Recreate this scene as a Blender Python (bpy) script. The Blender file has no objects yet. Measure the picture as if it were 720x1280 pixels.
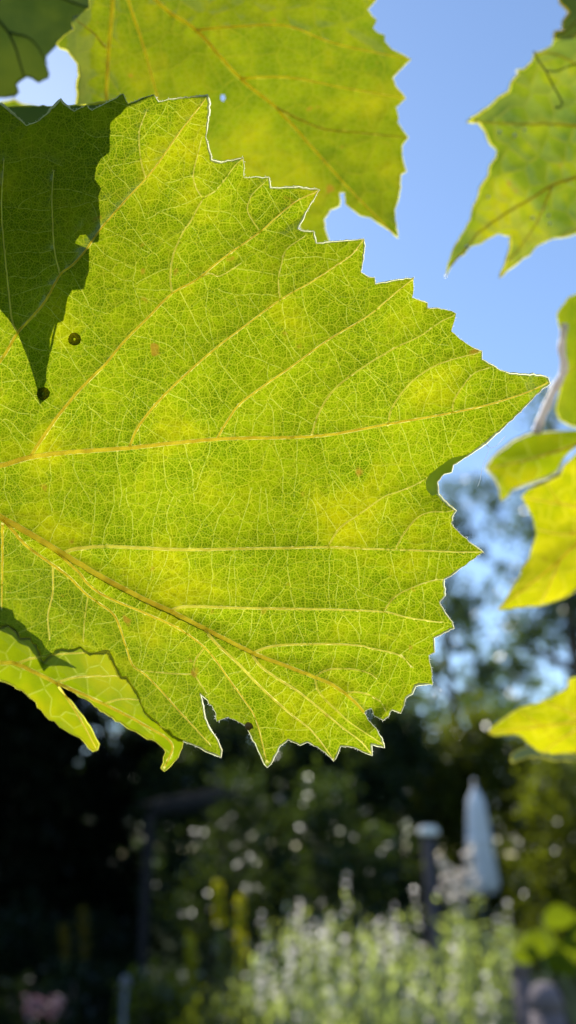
import bpy, math, random
import numpy as np
from mathutils import Vector, Matrix
from mathutils.geometry import delaunay_2d_cdt

random.seed(7)
rng = np.random.default_rng(7)
scene = bpy.context.scene
COL = scene.collection
R = math.radians

# ------------------------------------------------------------------ camera
PITCH = R(23.0)
CAMZ = 1.5
FPX = 1004.0                       # focal length in photograph pixels (720 x 1280)
FOCUS = 0.160
cd = bpy.data.cameras.new('camera')
cam = bpy.data.objects.new('camera', cd)
COL.objects.link(cam)
cam.location = (0, 0, CAMZ)
cam.rotation_euler = (R(90) + PITCH, 0, 0)
cd.sensor_fit = 'VERTICAL'
cd.sensor_height = 6.0
cd.sensor_width = 6.0 * 720 / 1280
cd.lens = 6.0 * FPX / 1280
cd.clip_start = 0.01
cd.clip_end = 2000
cd.dof.use_dof = True
cd.dof.focus_distance = FOCUS
cd.dof.aperture_fstop = 1.75
scene.camera = cam

# ------------------------------------------------------------------ light
SUN_EL, SUN_AZ = 45.3, -24.7       # azimuth from +Y, negative towards -X
SDIR = Vector((math.sin(R(SUN_AZ)) * math.cos(R(SUN_EL)),
               math.cos(R(SUN_AZ)) * math.cos(R(SUN_EL)), math.sin(R(SUN_EL))))
w = bpy.data.worlds.new('World')
scene.world = w
w.use_nodes = True
wn = w.node_tree
bg = wn.nodes['Background']
sky = wn.nodes.new('ShaderNodeTexSky')
sky.sky_type = 'NISHITA'
sky.sun_disc = False
sky.sun_elevation = R(SUN_EL)
sky.sun_rotation = R(SUN_AZ)
sky.altitude = 0
sky.air_density = 1.0
sky.dust_density = 0.10
sky.ozone_density = 2.8
wn.links.new(sky.outputs[0], bg.inputs[0])
bg.inputs[1].default_value = 0.137
sl = bpy.data.lights.new('sun', 'SUN')
sl.energy = 4.2
sl.angle = R(0.53)
sl.color = (1.0, 0.95, 0.86)
sun = bpy.data.objects.new('sun', sl)
COL.objects.link(sun)
sun.rotation_euler = SDIR.to_track_quat('Z', 'Y').to_euler()
sun.location = (0, 0, 30)
vs = scene.view_settings
vs.view_transform = 'Standard'
vs.look = 'None'
vs.exposure = 0.7
vs.gamma = 1
vs.use_curve_mapping = False
scene.cycles.max_bounces = 8
scene.cycles.transmission_bounces = 6
scene.cycles.use_denoising = True

# ------------------------------------------------------------------ pixel helpers
CR = np.array([1.0, 0, 0])
CF = np.array([0, math.cos(PITCH), math.sin(PITCH)])
CU = np.array([0, -math.sin(PITCH), math.cos(PITCH)])
CP = np.array([0, 0, CAMZ])


def at(px, py, d):
    """point seen at photograph pixel px, py, d metres in front of the lens"""
    px = np.asarray(px, float); py = np.asarray(py, float); d = np.asarray(d, float)
    v = ((px - 360) / FPX)[..., None] * CR + ((640 - py) / FPX)[..., None] * CU + CF
    return CP + v * d[..., None]


def at_y(px, py, y):
    """same, on the upright plane y metres ahead of the camera"""
    a = (px - 360) / FPX * CR + (640 - py) / FPX * CU + CF
    return CP + a * (y / a[1])


# ------------------------------------------------------------------ object helpers
def thing(name, label, cat, loc=(0, 0, 0), group=None):
    o = bpy.data.objects.new(name, None)
    o.empty_display_size = 0.02
    COL.objects.link(o)
    o.location = loc
    o['label'] = label
    o['category'] = cat
    if group:
        o['group'] = group
    return o


def mesh_obj(name, verts, faces, mat, parent=None, smooth=True, kind=None, label=None):
    me = bpy.data.meshes.new(name)
    verts = np.asarray(verts, float)
    if parent is not None:
        verts = verts - np.array(parent.location)
    me.from_pydata(verts.tolist(), [], [list(map(int, f)) for f in faces])
    me.materials.append(mat)
    if smooth:
        me.polygons.foreach_set('use_smooth', [True] * len(me.polygons))
    me.update()
    o = bpy.data.objects.new(name, me)
    COL.objects.link(o)
    if parent is not None:
        o.parent = parent
    if kind:
        o['kind'] = kind
    if label:
        o['label'] = label
    return o


class MB:
    def __init__(self):
        self.v = []; self.f = []; self.n = 0

    def add(self, v, f):
        v = np.asarray(v, float).reshape(-1, 3)
        self.v.append(v)
        self.f.extend([[int(i) + self.n for i in q] for q in f])
        self.n += len(v)

    def build(self, name, mat, parent=None, **k):
        return mesh_obj(name, np.concatenate(self.v), self.f, mat, parent, **k)

    def tube(self, pts, rad, ns=8, cap=True):
        pts = np.asarray(pts, float)
        n = len(pts)
        rad = np.broadcast_to(np.asarray(rad, float), (n,))
        t = np.gradient(pts, axis=0)
        t /= np.linalg.norm(t, axis=1)[:, None] + 1e-12
        ref = np.array([0, 0, 1.0]) if abs(t[0][2]) < .9 else np.array([1.0, 0, 0])
        vs_, fs = [], []
        u = np.cross(t[0], ref); u /= np.linalg.norm(u)
        for i in range(n):
            u = u - t[i] * np.dot(u, t[i]); u /= np.linalg.norm(u) + 1e-12
            b = np.cross(t[i], u)
            for k in range(ns):
                a = 2 * math.pi * k / ns
                vs_.append(pts[i] + rad[i] * (math.cos(a) * u + math.sin(a) * b))
        for i in range(n - 1):
            for k in range(ns):
                k2 = (k + 1) % ns
                fs.append([i * ns + k, i * ns + k2, (i + 1) * ns + k2, (i + 1) * ns + k])
        if cap:
            fs.append([k for k in range(ns)][::-1])
            fs.append([(n - 1) * ns + k for k in range(ns)])
        self.add(vs_, fs)

    def ridge(self, pts, rad, ns=6, a0=-25, a1=205):
        """half round rib, arched towards the viewer's side of the leaf"""
        pts = np.asarray(pts, float); n = len(pts)
        rad = np.broadcast_to(np.asarray(rad, float), (n,))
        t = np.gradient(pts, axis=0); t /= np.linalg.norm(t, axis=1)[:, None] + 1e-12
        u = np.cross(t, CF); u /= np.linalg.norm(u, axis=1)[:, None] + 1e-12
        ang = np.radians(np.linspace(a0, a1, ns + 1))
        V = pts[:, None, :] + rad[:, None, None] * (np.cos(ang)[None, :, None] * u[:, None, :] - np.sin(ang)[None, :, None] * CF[None, None, :])
        m = ns + 1
        self.add(V.reshape(-1, 3), [[i * m + k, i * m + k + 1, (i + 1) * m + k + 1, (i + 1) * m + k] for i in range(n - 1) for k in range(ns)])

    def lathe(self, prof, c, ns=16, ax=None, flute=0, nfl=8):
        """profile of (r, z) pairs turned round a vertical axis at c"""
        vs_, fs = [], []
        for r, z in prof:
            for k in range(ns):
                a = 2 * math.pi * k / ns
                rr = r * (1 + flute * math.cos(nfl * a))
                vs_.append((c[0] + rr * math.cos(a), c[1] + rr * math.sin(a), c[2] + z))
        m = len(prof)
        for i in range(m - 1):
            for k in range(ns):
                k2 = (k + 1) % ns
                fs.append([i * ns + k, i * ns + k2, (i + 1) * ns + k2, (i + 1) * ns + k])
        fs.append(list(range(ns))[::-1])
        fs.append([(m - 1) * ns + k for k in range(ns)])
        self.add(vs_, fs)


# ------------------------------------------------------------------ materials
def nt(mat):
    mat.use_nodes = True
    t = mat.node_tree
    for n in list(t.nodes):
        t.nodes.remove(n)
    return t


def node(t, typ, **kw):
    n = t.nodes.new(typ)
    for k, v in kw.items():
        setattr(n, k, v)
    return n


def ramp(t, fac, stops):
    n = node(t, 'ShaderNodeValToRGB')
    e = n.color_ramp.elements
    e[0].position, e[0].color = stops[0][0], (*stops[0][1], 1)
    e[1].position, e[1].color = stops[-1][0], (*stops[-1][1], 1)
    for p, c in stops[1:-1]:
        x = e.new(p); x.color = (*c, 1)
    t.links.new(fac, n.inputs[0])
    return n.outputs[0]


def mixc(t, fac, a, b, mode='MIX'):
    n = node(t, 'ShaderNodeMix', data_type='RGBA', blend_type=mode)
    if isinstance(fac, (int, float)):
        n.inputs[0].default_value = fac
    else:
        t.links.new(fac, n.inputs[0])
    for s, i in ((a, 6), (b, 7)):
        if isinstance(s, tuple):
            n.inputs[i].default_value = (*s, 1)
        else:
            t.links.new(s, n.inputs[i])
    return n.outputs[2]


def sheet_shader(t, tcol, rcol, fac=.68, gloss=.06, rough=.42, bump=None):
    """thin leaf tissue: light passes through tinted, a little is reflected"""
    tr = node(t, 'ShaderNodeBsdfTranslucent')
    df = node(t, 'ShaderNodeBsdfDiffuse')
    gl = node(t, 'ShaderNodeBsdfGlossy'); gl.inputs['Roughness'].default_value = rough
    m1 = node(t, 'ShaderNodeMixShader'); m1.inputs[0].default_value = fac
    m2 = node(t, 'ShaderNodeMixShader')
    fr = node(t, 'ShaderNodeFresnel'); fr.inputs[0].default_value = 1.4
    mu = node(t, 'ShaderNodeMath', operation='MULTIPLY'); mu.inputs[1].default_value = gloss * 10
    t.links.new(fr.outputs[0], mu.inputs[0])
    for s, b in ((tcol, tr), (rcol, df)):
        if isinstance(s, tuple):
            b.inputs[0].default_value = (*s, 1)
        else:
            t.links.new(s, b.inputs[0])
    if bump is not None:
        for b in (tr, df, gl):
            t.links.new(bump, b.inputs['Normal'])
    t.links.new(df.outputs[0], m1.inputs[1]); t.links.new(tr.outputs[0], m1.inputs[2])
    t.links.new(mu.outputs[0], m2.inputs[0])
    t.links.new(m1.outputs[0], m2.inputs[1]); t.links.new(gl.outputs[0], m2.inputs[2])
    out = node(t, 'ShaderNodeOutputMaterial')
    t.links.new(m2.outputs[0], out.inputs[0])


def noise(t, vec, scale, detail=3, rough=.55):
    n = node(t, 'ShaderNodeTexNoise')
    n.inputs['Scale'].default_value = scale
    n.inputs['Detail'].default_value = detail
    n.inputs['Roughness'].default_value = rough
    t.links.new(vec, n.inputs['Vector'])
    return n


def blade_mat(name, dark, light, line, patch, cell=.00062, netc=1.0, spots=True, reflect=(.06, .10, .025),
              gloss=.02, big=120, fac=.72, netline=None, midline=None, shade_scale=32, ribc=(.92, .80, .22), mid=None):
    """leaf blade: areole network of fine veins, blotches of yellow, a few brown flecks"""
    m = bpy.data.materials.new(name)
    t = nt(m)
    tc = node(t, 'ShaderNodeTexCoord')
    wob = noise(t, tc.outputs['UV'], 700, 2)
    va = node(t, 'ShaderNodeVectorMath', operation='SCALE'); va.inputs['Scale'].default_value = .0004
    t.links.new(wob.outputs['Color'], va.inputs[0])
    vb = node(t, 'ShaderNodeVectorMath', operation='ADD')
    t.links.new(tc.outputs['UV'], vb.inputs[0]); t.links.new(va.outputs[0], vb.inputs[1])
    vec = vb.outputs[0]
    large = noise(t, tc.outputs['Object'], big, 4)
    base = ramp(t, large.outputs[0], [(.34, dark), (.66, light)])
    blot = noise(t, tc.outputs['Object'], 62, 3, .6)
    bf = node(t, 'ShaderNodeMapRange'); bf.inputs[1].default_value = .52; bf.inputs[2].default_value = .72
    bf.inputs[4].default_value = .75
    t.links.new(blot.outputs[0], bf.inputs[0])
    base = mixc(t, bf.outputs[0], base, patch)
    if netc > 0:
        v1 = node(t, 'ShaderNodeTexVoronoi', feature='DISTANCE_TO_EDGE', voronoi_dimensions='2D')
        v1.inputs['Scale'].default_value = 1 / cell
        t.links.new(vec, v1.inputs['Vector'])
        r1 = node(t, 'ShaderNodeMapRange', interpolation_type='SMOOTHSTEP')
        r1.inputs[1].default_value = .0; r1.inputs[2].default_value = .17
        r1.inputs[3].default_value = netc; r1.inputs[4].default_value = 0
        t.links.new(v1.outputs['Distance'], r1.inputs[0])
        # cells differ a little in depth of green
        v2 = node(t, 'ShaderNodeTexVoronoi', feature='F1', voronoi_dimensions='2D')
        v2.inputs['Scale'].default_value = 1 / cell
        t.links.new(vec, v2.inputs['Vector'])
        sep = node(t, 'ShaderNodeSeparateColor'); t.links.new(v2.outputs['Color'], sep.inputs[0])
        dk = node(t, 'ShaderNodeMapRange'); dk.inputs[3].default_value = .76 if netc > .5 else .92; dk.inputs[4].default_value = 1.10 if netc > .5 else 1.04
        t.links.new(sep.outputs[0], dk.inputs[0])
        base = mixc(t, 1.0, base, dk.outputs[0], 'MULTIPLY')
        base = mixc(t, r1.outputs[0], base, line)
        if mid:
            v3 = node(t, 'ShaderNodeTexVoronoi', feature='DISTANCE_TO_EDGE', voronoi_dimensions='2D')
            v3.inputs['Scale'].default_value = 1 / mid
            t.links.new(vec, v3.inputs['Vector'])
            r3 = node(t, 'ShaderNodeMapRange', interpolation_type='SMOOTHSTEP')
            r3.inputs[1].default_value = .01; r3.inputs[2].default_value = .055
            r3.inputs[3].default_value = .45; r3.inputs[4].default_value = 0
            t.links.new(v3.outputs['Distance'], r3.inputs[0])
            base = mixc(t, r3.outputs[0], base, midline or line)
    an = node(t, 'ShaderNodeAttribute', attribute_name='net')
    base = mixc(t, an.outputs['Fac'], base, netline or line)
    ar = node(t, 'ShaderNodeAttribute', attribute_name='rib')
    base = mixc(t, ar.outputs['Fac'], base, ribc)
    # broad noise puts uneven sunlit shading into the blade colour
    th = noise(t, tc.outputs['Object'], shade_scale, 2, .5)
    tf = node(t, 'ShaderNodeMapRange'); tf.inputs[1].default_value = .35; tf.inputs[2].default_value = .65
    tf.inputs[3].default_value = .84; tf.inputs[4].default_value = 1.07
    t.links.new(th.outputs[0], tf.inputs[0])
    base = mixc(t, 1.0, base, tf.outputs[0], 'MULTIPLY')
    if spots:
        sp = noise(t, tc.outputs['Object'], 210, 1.5)
        sf = node(t, 'ShaderNodeMapRange'); sf.inputs[1].default_value = .715; sf.inputs[2].default_value = .77
        sf.inputs[4].default_value = .7
        t.links.new(sp.outputs[0], sf.inputs[0])
        base = mixc(t, sf.outputs[0], base, (.33, .17, .015))
    bn = noise(t, tc.outputs['Object'], 1500, 2)
    bp = node(t, 'ShaderNodeBump'); bp.inputs['Strength'].default_value = .25; bp.inputs['Distance'].default_value = .0002
    t.links.new(bn.outputs[0], bp.inputs['Height'])
    sheet_shader(t, base, reflect, fac, gloss, .42, bp.outputs[0])
    return m


def vein_mat(name, col, refl, fac=.55, var=.25):
    m = bpy.data.materials.new(name)
    t = nt(m)
    tc = node(t, 'ShaderNodeTexCoord')
    n = noise(t, tc.outputs['Object'], 260, 3)
    c = ramp(t, n.outputs[0], [(.3, tuple(x * (1 - var) for x in col)), (.7, tuple(min(1, x * (1 + var)) for x in col))])
    sheet_shader(t, c, refl, fac, .03, .4)
    return m


def plain(name, col, rough=.7, nscale=30, var=.3, bump=.2, spec=.3):
    m = bpy.data.materials.new(name)
    t = nt(m)
    tc = node(t, 'ShaderNodeTexCoord')
    n = noise(t, tc.outputs['Object'], nscale, 5)
    c = ramp(t, n.outputs[0], [(.3, tuple(x * (1 - var) for x in col)), (.7, tuple(min(1, x * (1 + var)) for x in col))])
    p = node(t, 'ShaderNodeBsdfPrincipled')
    p.inputs['Roughness'].default_value = rough
    p.inputs['Specular IOR Level'].default_value = spec
    t.links.new(c, p.inputs['Base Color'])
    b = node(t, 'ShaderNodeBump'); b.inputs['Strength'].default_value = bump; b.inputs['Distance'].default_value = .01
    t.links.new(n.outputs[0], b.inputs['Height']); t.links.new(b.outputs[0], p.inputs['Normal'])
    o = node(t, 'ShaderNodeOutputMaterial')
    t.links.new(p.outputs[0], o.inputs[0])
    return m


def foliage_mat(name, trans, refl, nscale=2.5, var=.4, fac=.5, gloss=.10, rough=.35):
    m = bpy.data.materials.new(name)
    t = nt(m)
    tc = node(t, 'ShaderNodeTexCoord')
    n = noise(t, tc.outputs['Object'], nscale, 6, .7)
    a = ramp(t, n.outputs[0], [(.3, tuple(x * (1 - var) for x in trans)), (.7, tuple(min(1, x * (1 + var)) for x in trans))])
    b = ramp(t, n.outputs[0], [(.3, tuple(x * (1 - var) for x in refl)), (.7, tuple(min(1, x * (1 + var)) for x in refl))])
    sheet_shader(t, a, b, fac, gloss, rough)
    return m


M_MAIN = blade_mat('leaf_blade_green', (.125, .20, .0012), (.235, .31, .0012), (.42, .48, .012), (.43, .39, .0006), cell=.00058, netline=(.64, .67, .10), mid=.0021, midline=(.58, .57, .03), reflect=(.04, .065, .002), netc=.62, gloss=.004)
M_FRONT = blade_mat('leaf_blade_young', (.24, .32, .002), (.34, .39, .003), (.5, .55, .06), (.48, .42, .003), netc=0, spots=False, reflect=(.06, .09, .004), gloss=.012)
M_UPPER = blade_mat('leaf_blade_olive', (.13, .19, .003), (.25, .29, .003), (.4, .4, .05), (.30, .28, .003), netc=.15, big=90, cell=.0012, netline=(.26, .27, .01), gloss=.004, reflect=(.05, .06, .005), ribc=(.5, .46, .04))
M_RIGHT = blade_mat('leaf_blade_mottled', (.11, .18, .008), (.24, .30, .006), (.4, .4, .05), (.36, .34, .004), netc=.1, big=70, cell=.0012, reflect=(.06, .08, .008), ribc=(.5, .5, .05), netline=(.30, .30, .02), gloss=.004)
M_GOLD = blade_mat('leaf_blade_golden', (.30, .34, .002), (.60, .54, .004), (.8, .7, .1), (.42, .43, .003), netc=0, big=95, reflect=(.10, .09, .004), netline=(.72, .62, .03), ribc=(.85, .7, .1))
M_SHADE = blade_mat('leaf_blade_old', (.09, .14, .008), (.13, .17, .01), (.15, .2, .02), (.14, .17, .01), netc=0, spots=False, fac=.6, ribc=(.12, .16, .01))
M_TOP = blade_mat('leaf_blade_shade_tint', (.030, .052, .004), (.055, .080, .005), (.15, .2, .02), (.06, .08, .004), netc=0, spots=False, fac=.6, ribc=(.05, .07, .005))  # shade from overlapping leaves is put into the blade colour
M_ROLL = blade_mat('leaf_blade_rolled', (.40, .50, .02), (.5, .6, .03), (.5, .6, .1), (.5, .6, .02), netc=0, spots=False, reflect=(.20, .27, .09))
M_VEIN = vein_mat('leaf_vein_amber', (.90, .72, .10), (.20, .16, .02), .93)
M_VEIN2 = vein_mat('leaf_vein_pale', (.98, .92, .26), (.26, .26, .05), .93)
M_VEINO = vein_mat('leaf_vein_olive', (.48, .40, .015), (.12, .10, .02), .8)
M_RIM = vein_mat('leaf_margin_pale', (.95, .90, .55), (.22, .22, .1), .92, .3)  # whitened so the big leaf's edge shows a backlit halo
M_RIMG = vein_mat('leaf_margin_green', (.85, .78, .10), (.1, .1, .02), .92)
M_HAIR = vein_mat('leaf_hair_white', (.95, .95, .75), (.8, .8, .7), .6)
M_DROP_SHADOW = vein_mat('drop_shadow_brown', (.24, .20, .03), (.05, .04, .01), .8)
M_GALL = plain('gall_brown', (.13, .07, .02), .5)
M_TENDRIL_SHADOW = vein_mat('tendril_shadow_green', (.06, .08, .01), (.06, .09, .02), .4)
M_PINK = vein_mat('shoot_pink', (.98, .80, .72), (.85, .72, .68), .45, .2)
M_SILK = vein_mat('spider_silk', (.9, .9, .9), (.9, .9, .9), .5, .05)

# ------------------------------------------------------------------ leaf builder


def in_poly(x, y, poly):
    poly = np.asarray(poly, float)
    inside = np.zeros(len(x), bool)
    j = len(poly) - 1
    for i in range(len(poly)):
        xi, yi = poly[i]; xj, yj = poly[j]
        c = ((yi > y) != (yj > y))
        if yi != yj:
            c &= x < (xj - xi) * (y - yi) / (yj - yi) + xi
        inside ^= c
        j = i
    return inside


def seg_dist(x, y, lines):
    """distance from points to a set of polylines"""
    best = np.full(len(x), 1e9)
    for ln in lines:
        ln = np.asarray(ln, float)
        for a, b in zip(ln[:-1], ln[1:]):
            d = b - a
            L = (d * d).sum() + 1e-9
            tt = np.clip(((x - a[0]) * d[0] + (y - a[1]) * d[1]) / L, 0, 1)
            best = np.minimum(best, np.hypot(x - a[0] - tt * d[0], y - a[1] - tt * d[1]))
    return best


def subdiv(pts, step, jit=0., closed=True):
    pts = [np.array(p, float) for p in pts]
    out = []
    n = len(pts)
    for i in range(n if closed else n - 1):
        a, b = pts[i], pts[(i + 1) % n]
        k = max(1, int(np.linalg.norm(b - a) / step))
        for j in range(k):
            p = a + (b - a) * j / k
            if j and jit:
                p = p + rng.normal(0, jit, 2)
            out.append(p)
    if not closed:
        out.append(pts[-1])
    return np.array(out)


def smooth_line(pts, step=6):
    """Catmull-Rom through the points"""
    p = np.array(pts, float)
    if len(p) < 3:
        return subdiv(pts, step, 0, False)
    q = np.vstack([2 * p[0] - p[1], p, 2 * p[-1] - p[-2]])
    out = []
    for i in range(1, len(q) - 2):
        k = max(1, int(np.linalg.norm(q[i + 1] - q[i]) / step))
        for j in range(k):
            s = j / k
            out.append(.5 * (2 * q[i] + (q[i + 1] - q[i - 1]) * s + (2 * q[i - 1] - 5 * q[i] + 4 * q[i + 1] - q[i + 2]) * s * s
                             + (3 * q[i] - q[i - 1] - 3 * q[i + 1] + q[i + 2]) * s ** 3))
    out.append(p[-1])
    return np.array(out)


def near_edges(xy, E, cap=18.):
    """distance to the nearest of many short edges, through a coarse grid"""
    out = np.full(len(xy), cap)
    G = 20.
    key = np.floor(xy / G).astype(int)
    order = {}
    for i, (a, b) in enumerate(key):
        order.setdefault((a, b), []).append(i)
    order = {k: np.array(v) for k, v in order.items()}
    for a, b in E:
        d = b - a
        L = (d * d).sum() + 1e-9
        lo = np.floor((np.minimum(a, b) - cap) / G).astype(int); hi = np.floor((np.maximum(a, b) + cap) / G).astype(int)
        for i in range(lo[0], hi[0] + 1):
            for j in range(lo[1], hi[1] + 1):
                q = order.get((i, j))
                if q is None:
                    continue
                p = xy[q] - a
                t_ = np.clip((p @ d) / L, 0, 1)
                out[q] = np.minimum(out[q], np.hypot(p[:, 0] - t_ * d[0], p[:, 1] - t_ * d[1]))
    return out


class Sheet:
    """the curved surface of one leaf: a depth for every point of its outline plane, with a quilted relief between veins"""

    def __init__(self, depth, veins=(), quilt=0., qlen=14., fine=None, fq=0.):
        self.depth = depth; self.veins = [np.asarray(v, float) for v in veins]
        self.quilt = quilt; self.qlen = qlen; self.fine = fine; self.fq = fq

    def pos(self, xy, lift=0.):
        xy = np.asarray(xy, float)
        d = self.depth(xy[:, 0], xy[:, 1])
        if self.quilt:
            dist = seg_dist(xy[:, 0], xy[:, 1], self.veins)
            d = d + self.quilt * (1 - np.exp(-dist / self.qlen))
            if self.fine is not None:
                d = d + self.fq * (1 - np.exp(-(near_edges(xy, self.fine) / 5.) ** 2))
        return at(xy[:, 0], xy[:, 1], d - lift)


def line_points(line, w, spacing, val):
    """points on a vein (value val) and just outside both of its edges (0)"""
    ln = smooth_line(line, spacing) if len(line) > 2 else subdiv(line, spacing, 0, False)
    if len(ln) < 2:
        return np.zeros((0, 2)), np.zeros(0)
    t = np.gradient(ln, axis=0); t /= np.linalg.norm(t, axis=1)[:, None] + 1e-9
    nn = np.column_stack([-t[:, 1], t[:, 0]])
    w = np.broadcast_to(w, (len(ln),))[:, None] if np.ndim(w) else np.full((len(ln), 1), w)
    rows = [(0, val)] if w.max() < 2.4 else [(-.36, val), (0, val), (.36, val)]
    P = [ln + nn * w * k for k, v in rows] + [ln + nn * (w * .5 + .40), ln - nn * (w * .5 + .40)]
    v = [np.full(len(ln), q) for k, q in rows] + [np.zeros(len(ln))] * 2
    return np.vstack(P), np.concatenate(v)


def blade(parent, sheet, outline, mat, grid=7., holes=(), name='blade', jit=.35, step=5., ribs=(), net=None, netw=1.5):
    o = subdiv(outline, step, jit)
    hs = [subdiv(h, 3) for h in holes]
    x0, y0 = o.min(0); x1, y1 = o.max(0)
    gx, gy = np.meshgrid(np.arange(x0, x1, grid), np.arange(y0, y1, grid * .87))
    gx = gx + (np.arange(gx.shape[0]) % 2)[:, None] * grid / 2
    g = np.column_stack([gx.ravel(), gy.ravel()]) + rng.normal(0, grid * .1, (gx.size, 2))
    loops = [np.vstack([o, o[:1]])] + [np.vstack([h, h[:1]]) for h in hs]
    keep = in_poly(g[:, 0], g[:, 1], o) & (near_edges(g, np.concatenate([np.stack([l[:-1], l[1:]], 1) for l in loops])) > grid * .4)
    g = g[keep]
    pr, vr, pn, vn = [], [], [], []
    for ln, w0, w1 in ribs:
        n_ = len(smooth_line(ln, 3.2)) if len(ln) > 2 else len(subdiv(ln, 3.2, 0, False))
        a, b = line_points(ln, np.linspace(w0, w1, n_), 3.2, 1.)
        pr.append(a); vr.append(b)
    if net is not None and len(net):
        for e in net:
            if isinstance(e, tuple):
                a, b = line_points(list(e[0]), netw * rng.uniform(.8, 1.2), 1.7, e[1] * rng.uniform(.75, 1.))
            else:
                a, b = line_points([e[0], e[1]], netw * rng.uniform(.75, 1.25), 1.7, rng.uniform(.35, .95))
            pn.append(a); vn.append(b)
    pr = np.vstack(pr) if pr else np.zeros((0, 2)); vr = np.concatenate(vr) if vr else np.zeros(0)
    pn = np.vstack(pn) if pn else np.zeros((0, 2)); vn = np.concatenate(vn) if vn else np.zeros(0)
    cell = set()
    for q in np.vstack([pr, pn]):
        i_, j_ = int(q[0] // 2.5), int(q[1] // 2.5)
        cell.add((i_, j_))
    if cell:
        g = np.array([q for q in g if (int(q[0] // 2.5), int(q[1] // 2.5)) not in cell])
    extra = np.vstack([pr, pn]); er = np.concatenate([vr, np.zeros(len(pn))]); en = np.concatenate([np.zeros(len(pr)), vn])
    if len(extra):
        kk = in_poly(extra[:, 0], extra[:, 1], o) & (near_edges(extra, np.concatenate([np.stack([l[:-1], l[1:]], 1) for l in loops])) > .8)
        # keep net points clear of the ribs
        if len(pr) and len(pn):
            dr = near_edges(extra, np.concatenate([np.stack([l[:-1], l[1:]], 1) for l in [smooth_line(r_[0], 8) for r_ in ribs]]))
            kk &= ~((np.arange(len(extra)) >= len(pr)) & (dr < 2.2))
        extra, er, en = extra[kk], er[kk], en[kk]
    pts = [o] + hs + [g, extra]
    V = np.vstack(pts)
    a_rib = np.zeros(len(V)); a_net = np.zeros(len(V))
    a_rib[len(V) - len(extra):] = er; a_net[len(V) - len(extra):] = en
    edges = []
    n = 0
    for l in [o] + hs:
        edges += [(n + i, n + (i + 1) % len(l)) for i in range(len(l))]
        n += len(l)
    r = delaunay_2d_cdt([Vector(p) for p in V], edges, [], 0, .15)
    v2 = np.array([tuple(p) for p in r[0]])
    b_rib = np.array([max([a_rib[i] for i in q], default=0) for q in r[3]]); b_net = np.array([max([a_net[i] for i in q], default=0) for q in r[3]])
    f = np.array([list(t) for t in r[2] if len(t) == 3])
    c = v2[f].mean(1)
    ok = in_poly(c[:, 0], c[:, 1], o)
    for h in hs:
        ok &= ~in_poly(c[:, 0], c[:, 1], h)
    f = f[ok]
    used = np.unique(f)
    mp = -np.ones(len(v2), int); mp[used] = np.arange(len(used))
    ob = mesh_obj(name, sheet.pos(v2[used]), mp[f], mat, parent)
    uv = ob.data.uv_layers.new(name='UVMap')          # the leaf laid flat, in metres
    li = np.empty(len(ob.data.loops), int); ob.data.loops.foreach_get('vertex_index', li)
    uv.data.foreach_set('uv', (v2[used][li] * (FOCUS / FPX)).astype(np.float32).ravel())
    for nm_, arr in (('rib', b_rib), ('net', b_net)):
        at_ = ob.data.attributes.new(nm_, 'FLOAT', 'POINT'); at_.data.foreach_set('value', arr[used].astype(np.float32))
    return ob, o


def voronoi_net(seeds):
    """edges (pairs of 2D points) of the Voronoi diagram of the seeds"""
    r = delaunay_2d_cdt([Vector(p) for p in seeds], [], [], 0, 1e-5)
    v = np.array([tuple(p) for p in r[0]]); f = np.array([list(t) for t in r[2]])
    a, b, c = v[f[:, 0]], v[f[:, 1]], v[f[:, 2]]
    d = 2 * (a[:, 0] * (b[:, 1] - c[:, 1]) + b[:, 0] * (c[:, 1] - a[:, 1]) + c[:, 0] * (a[:, 1] - b[:, 1]))
    d[np.abs(d) < 1e-6] = 1e-6
    a2, b2, c2 = (a ** 2).sum(1), (b ** 2).sum(1), (c ** 2).sum(1)
    cc = np.column_stack([(a2 * (b[:, 1] - c[:, 1]) + b2 * (c[:, 1] - a[:, 1]) + c2 * (a[:, 1] - b[:, 1])) / d,
                          (a2 * (c[:, 0] - b[:, 0]) + b2 * (a[:, 0] - c[:, 0]) + c2 * (b[:, 0] - a[:, 0])) / d])
    ed = {}
    out = []
    for i, t in enumerate(f):
        for k in range(3):
            e = (min(t[k], t[(k + 1) % 3]), max(t[k], t[(k + 1) % 3]))
            if e in ed:
                out.append((cc[ed[e]], cc[i]))
            else:
                ed[e] = i
    return np.array(out)


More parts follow.
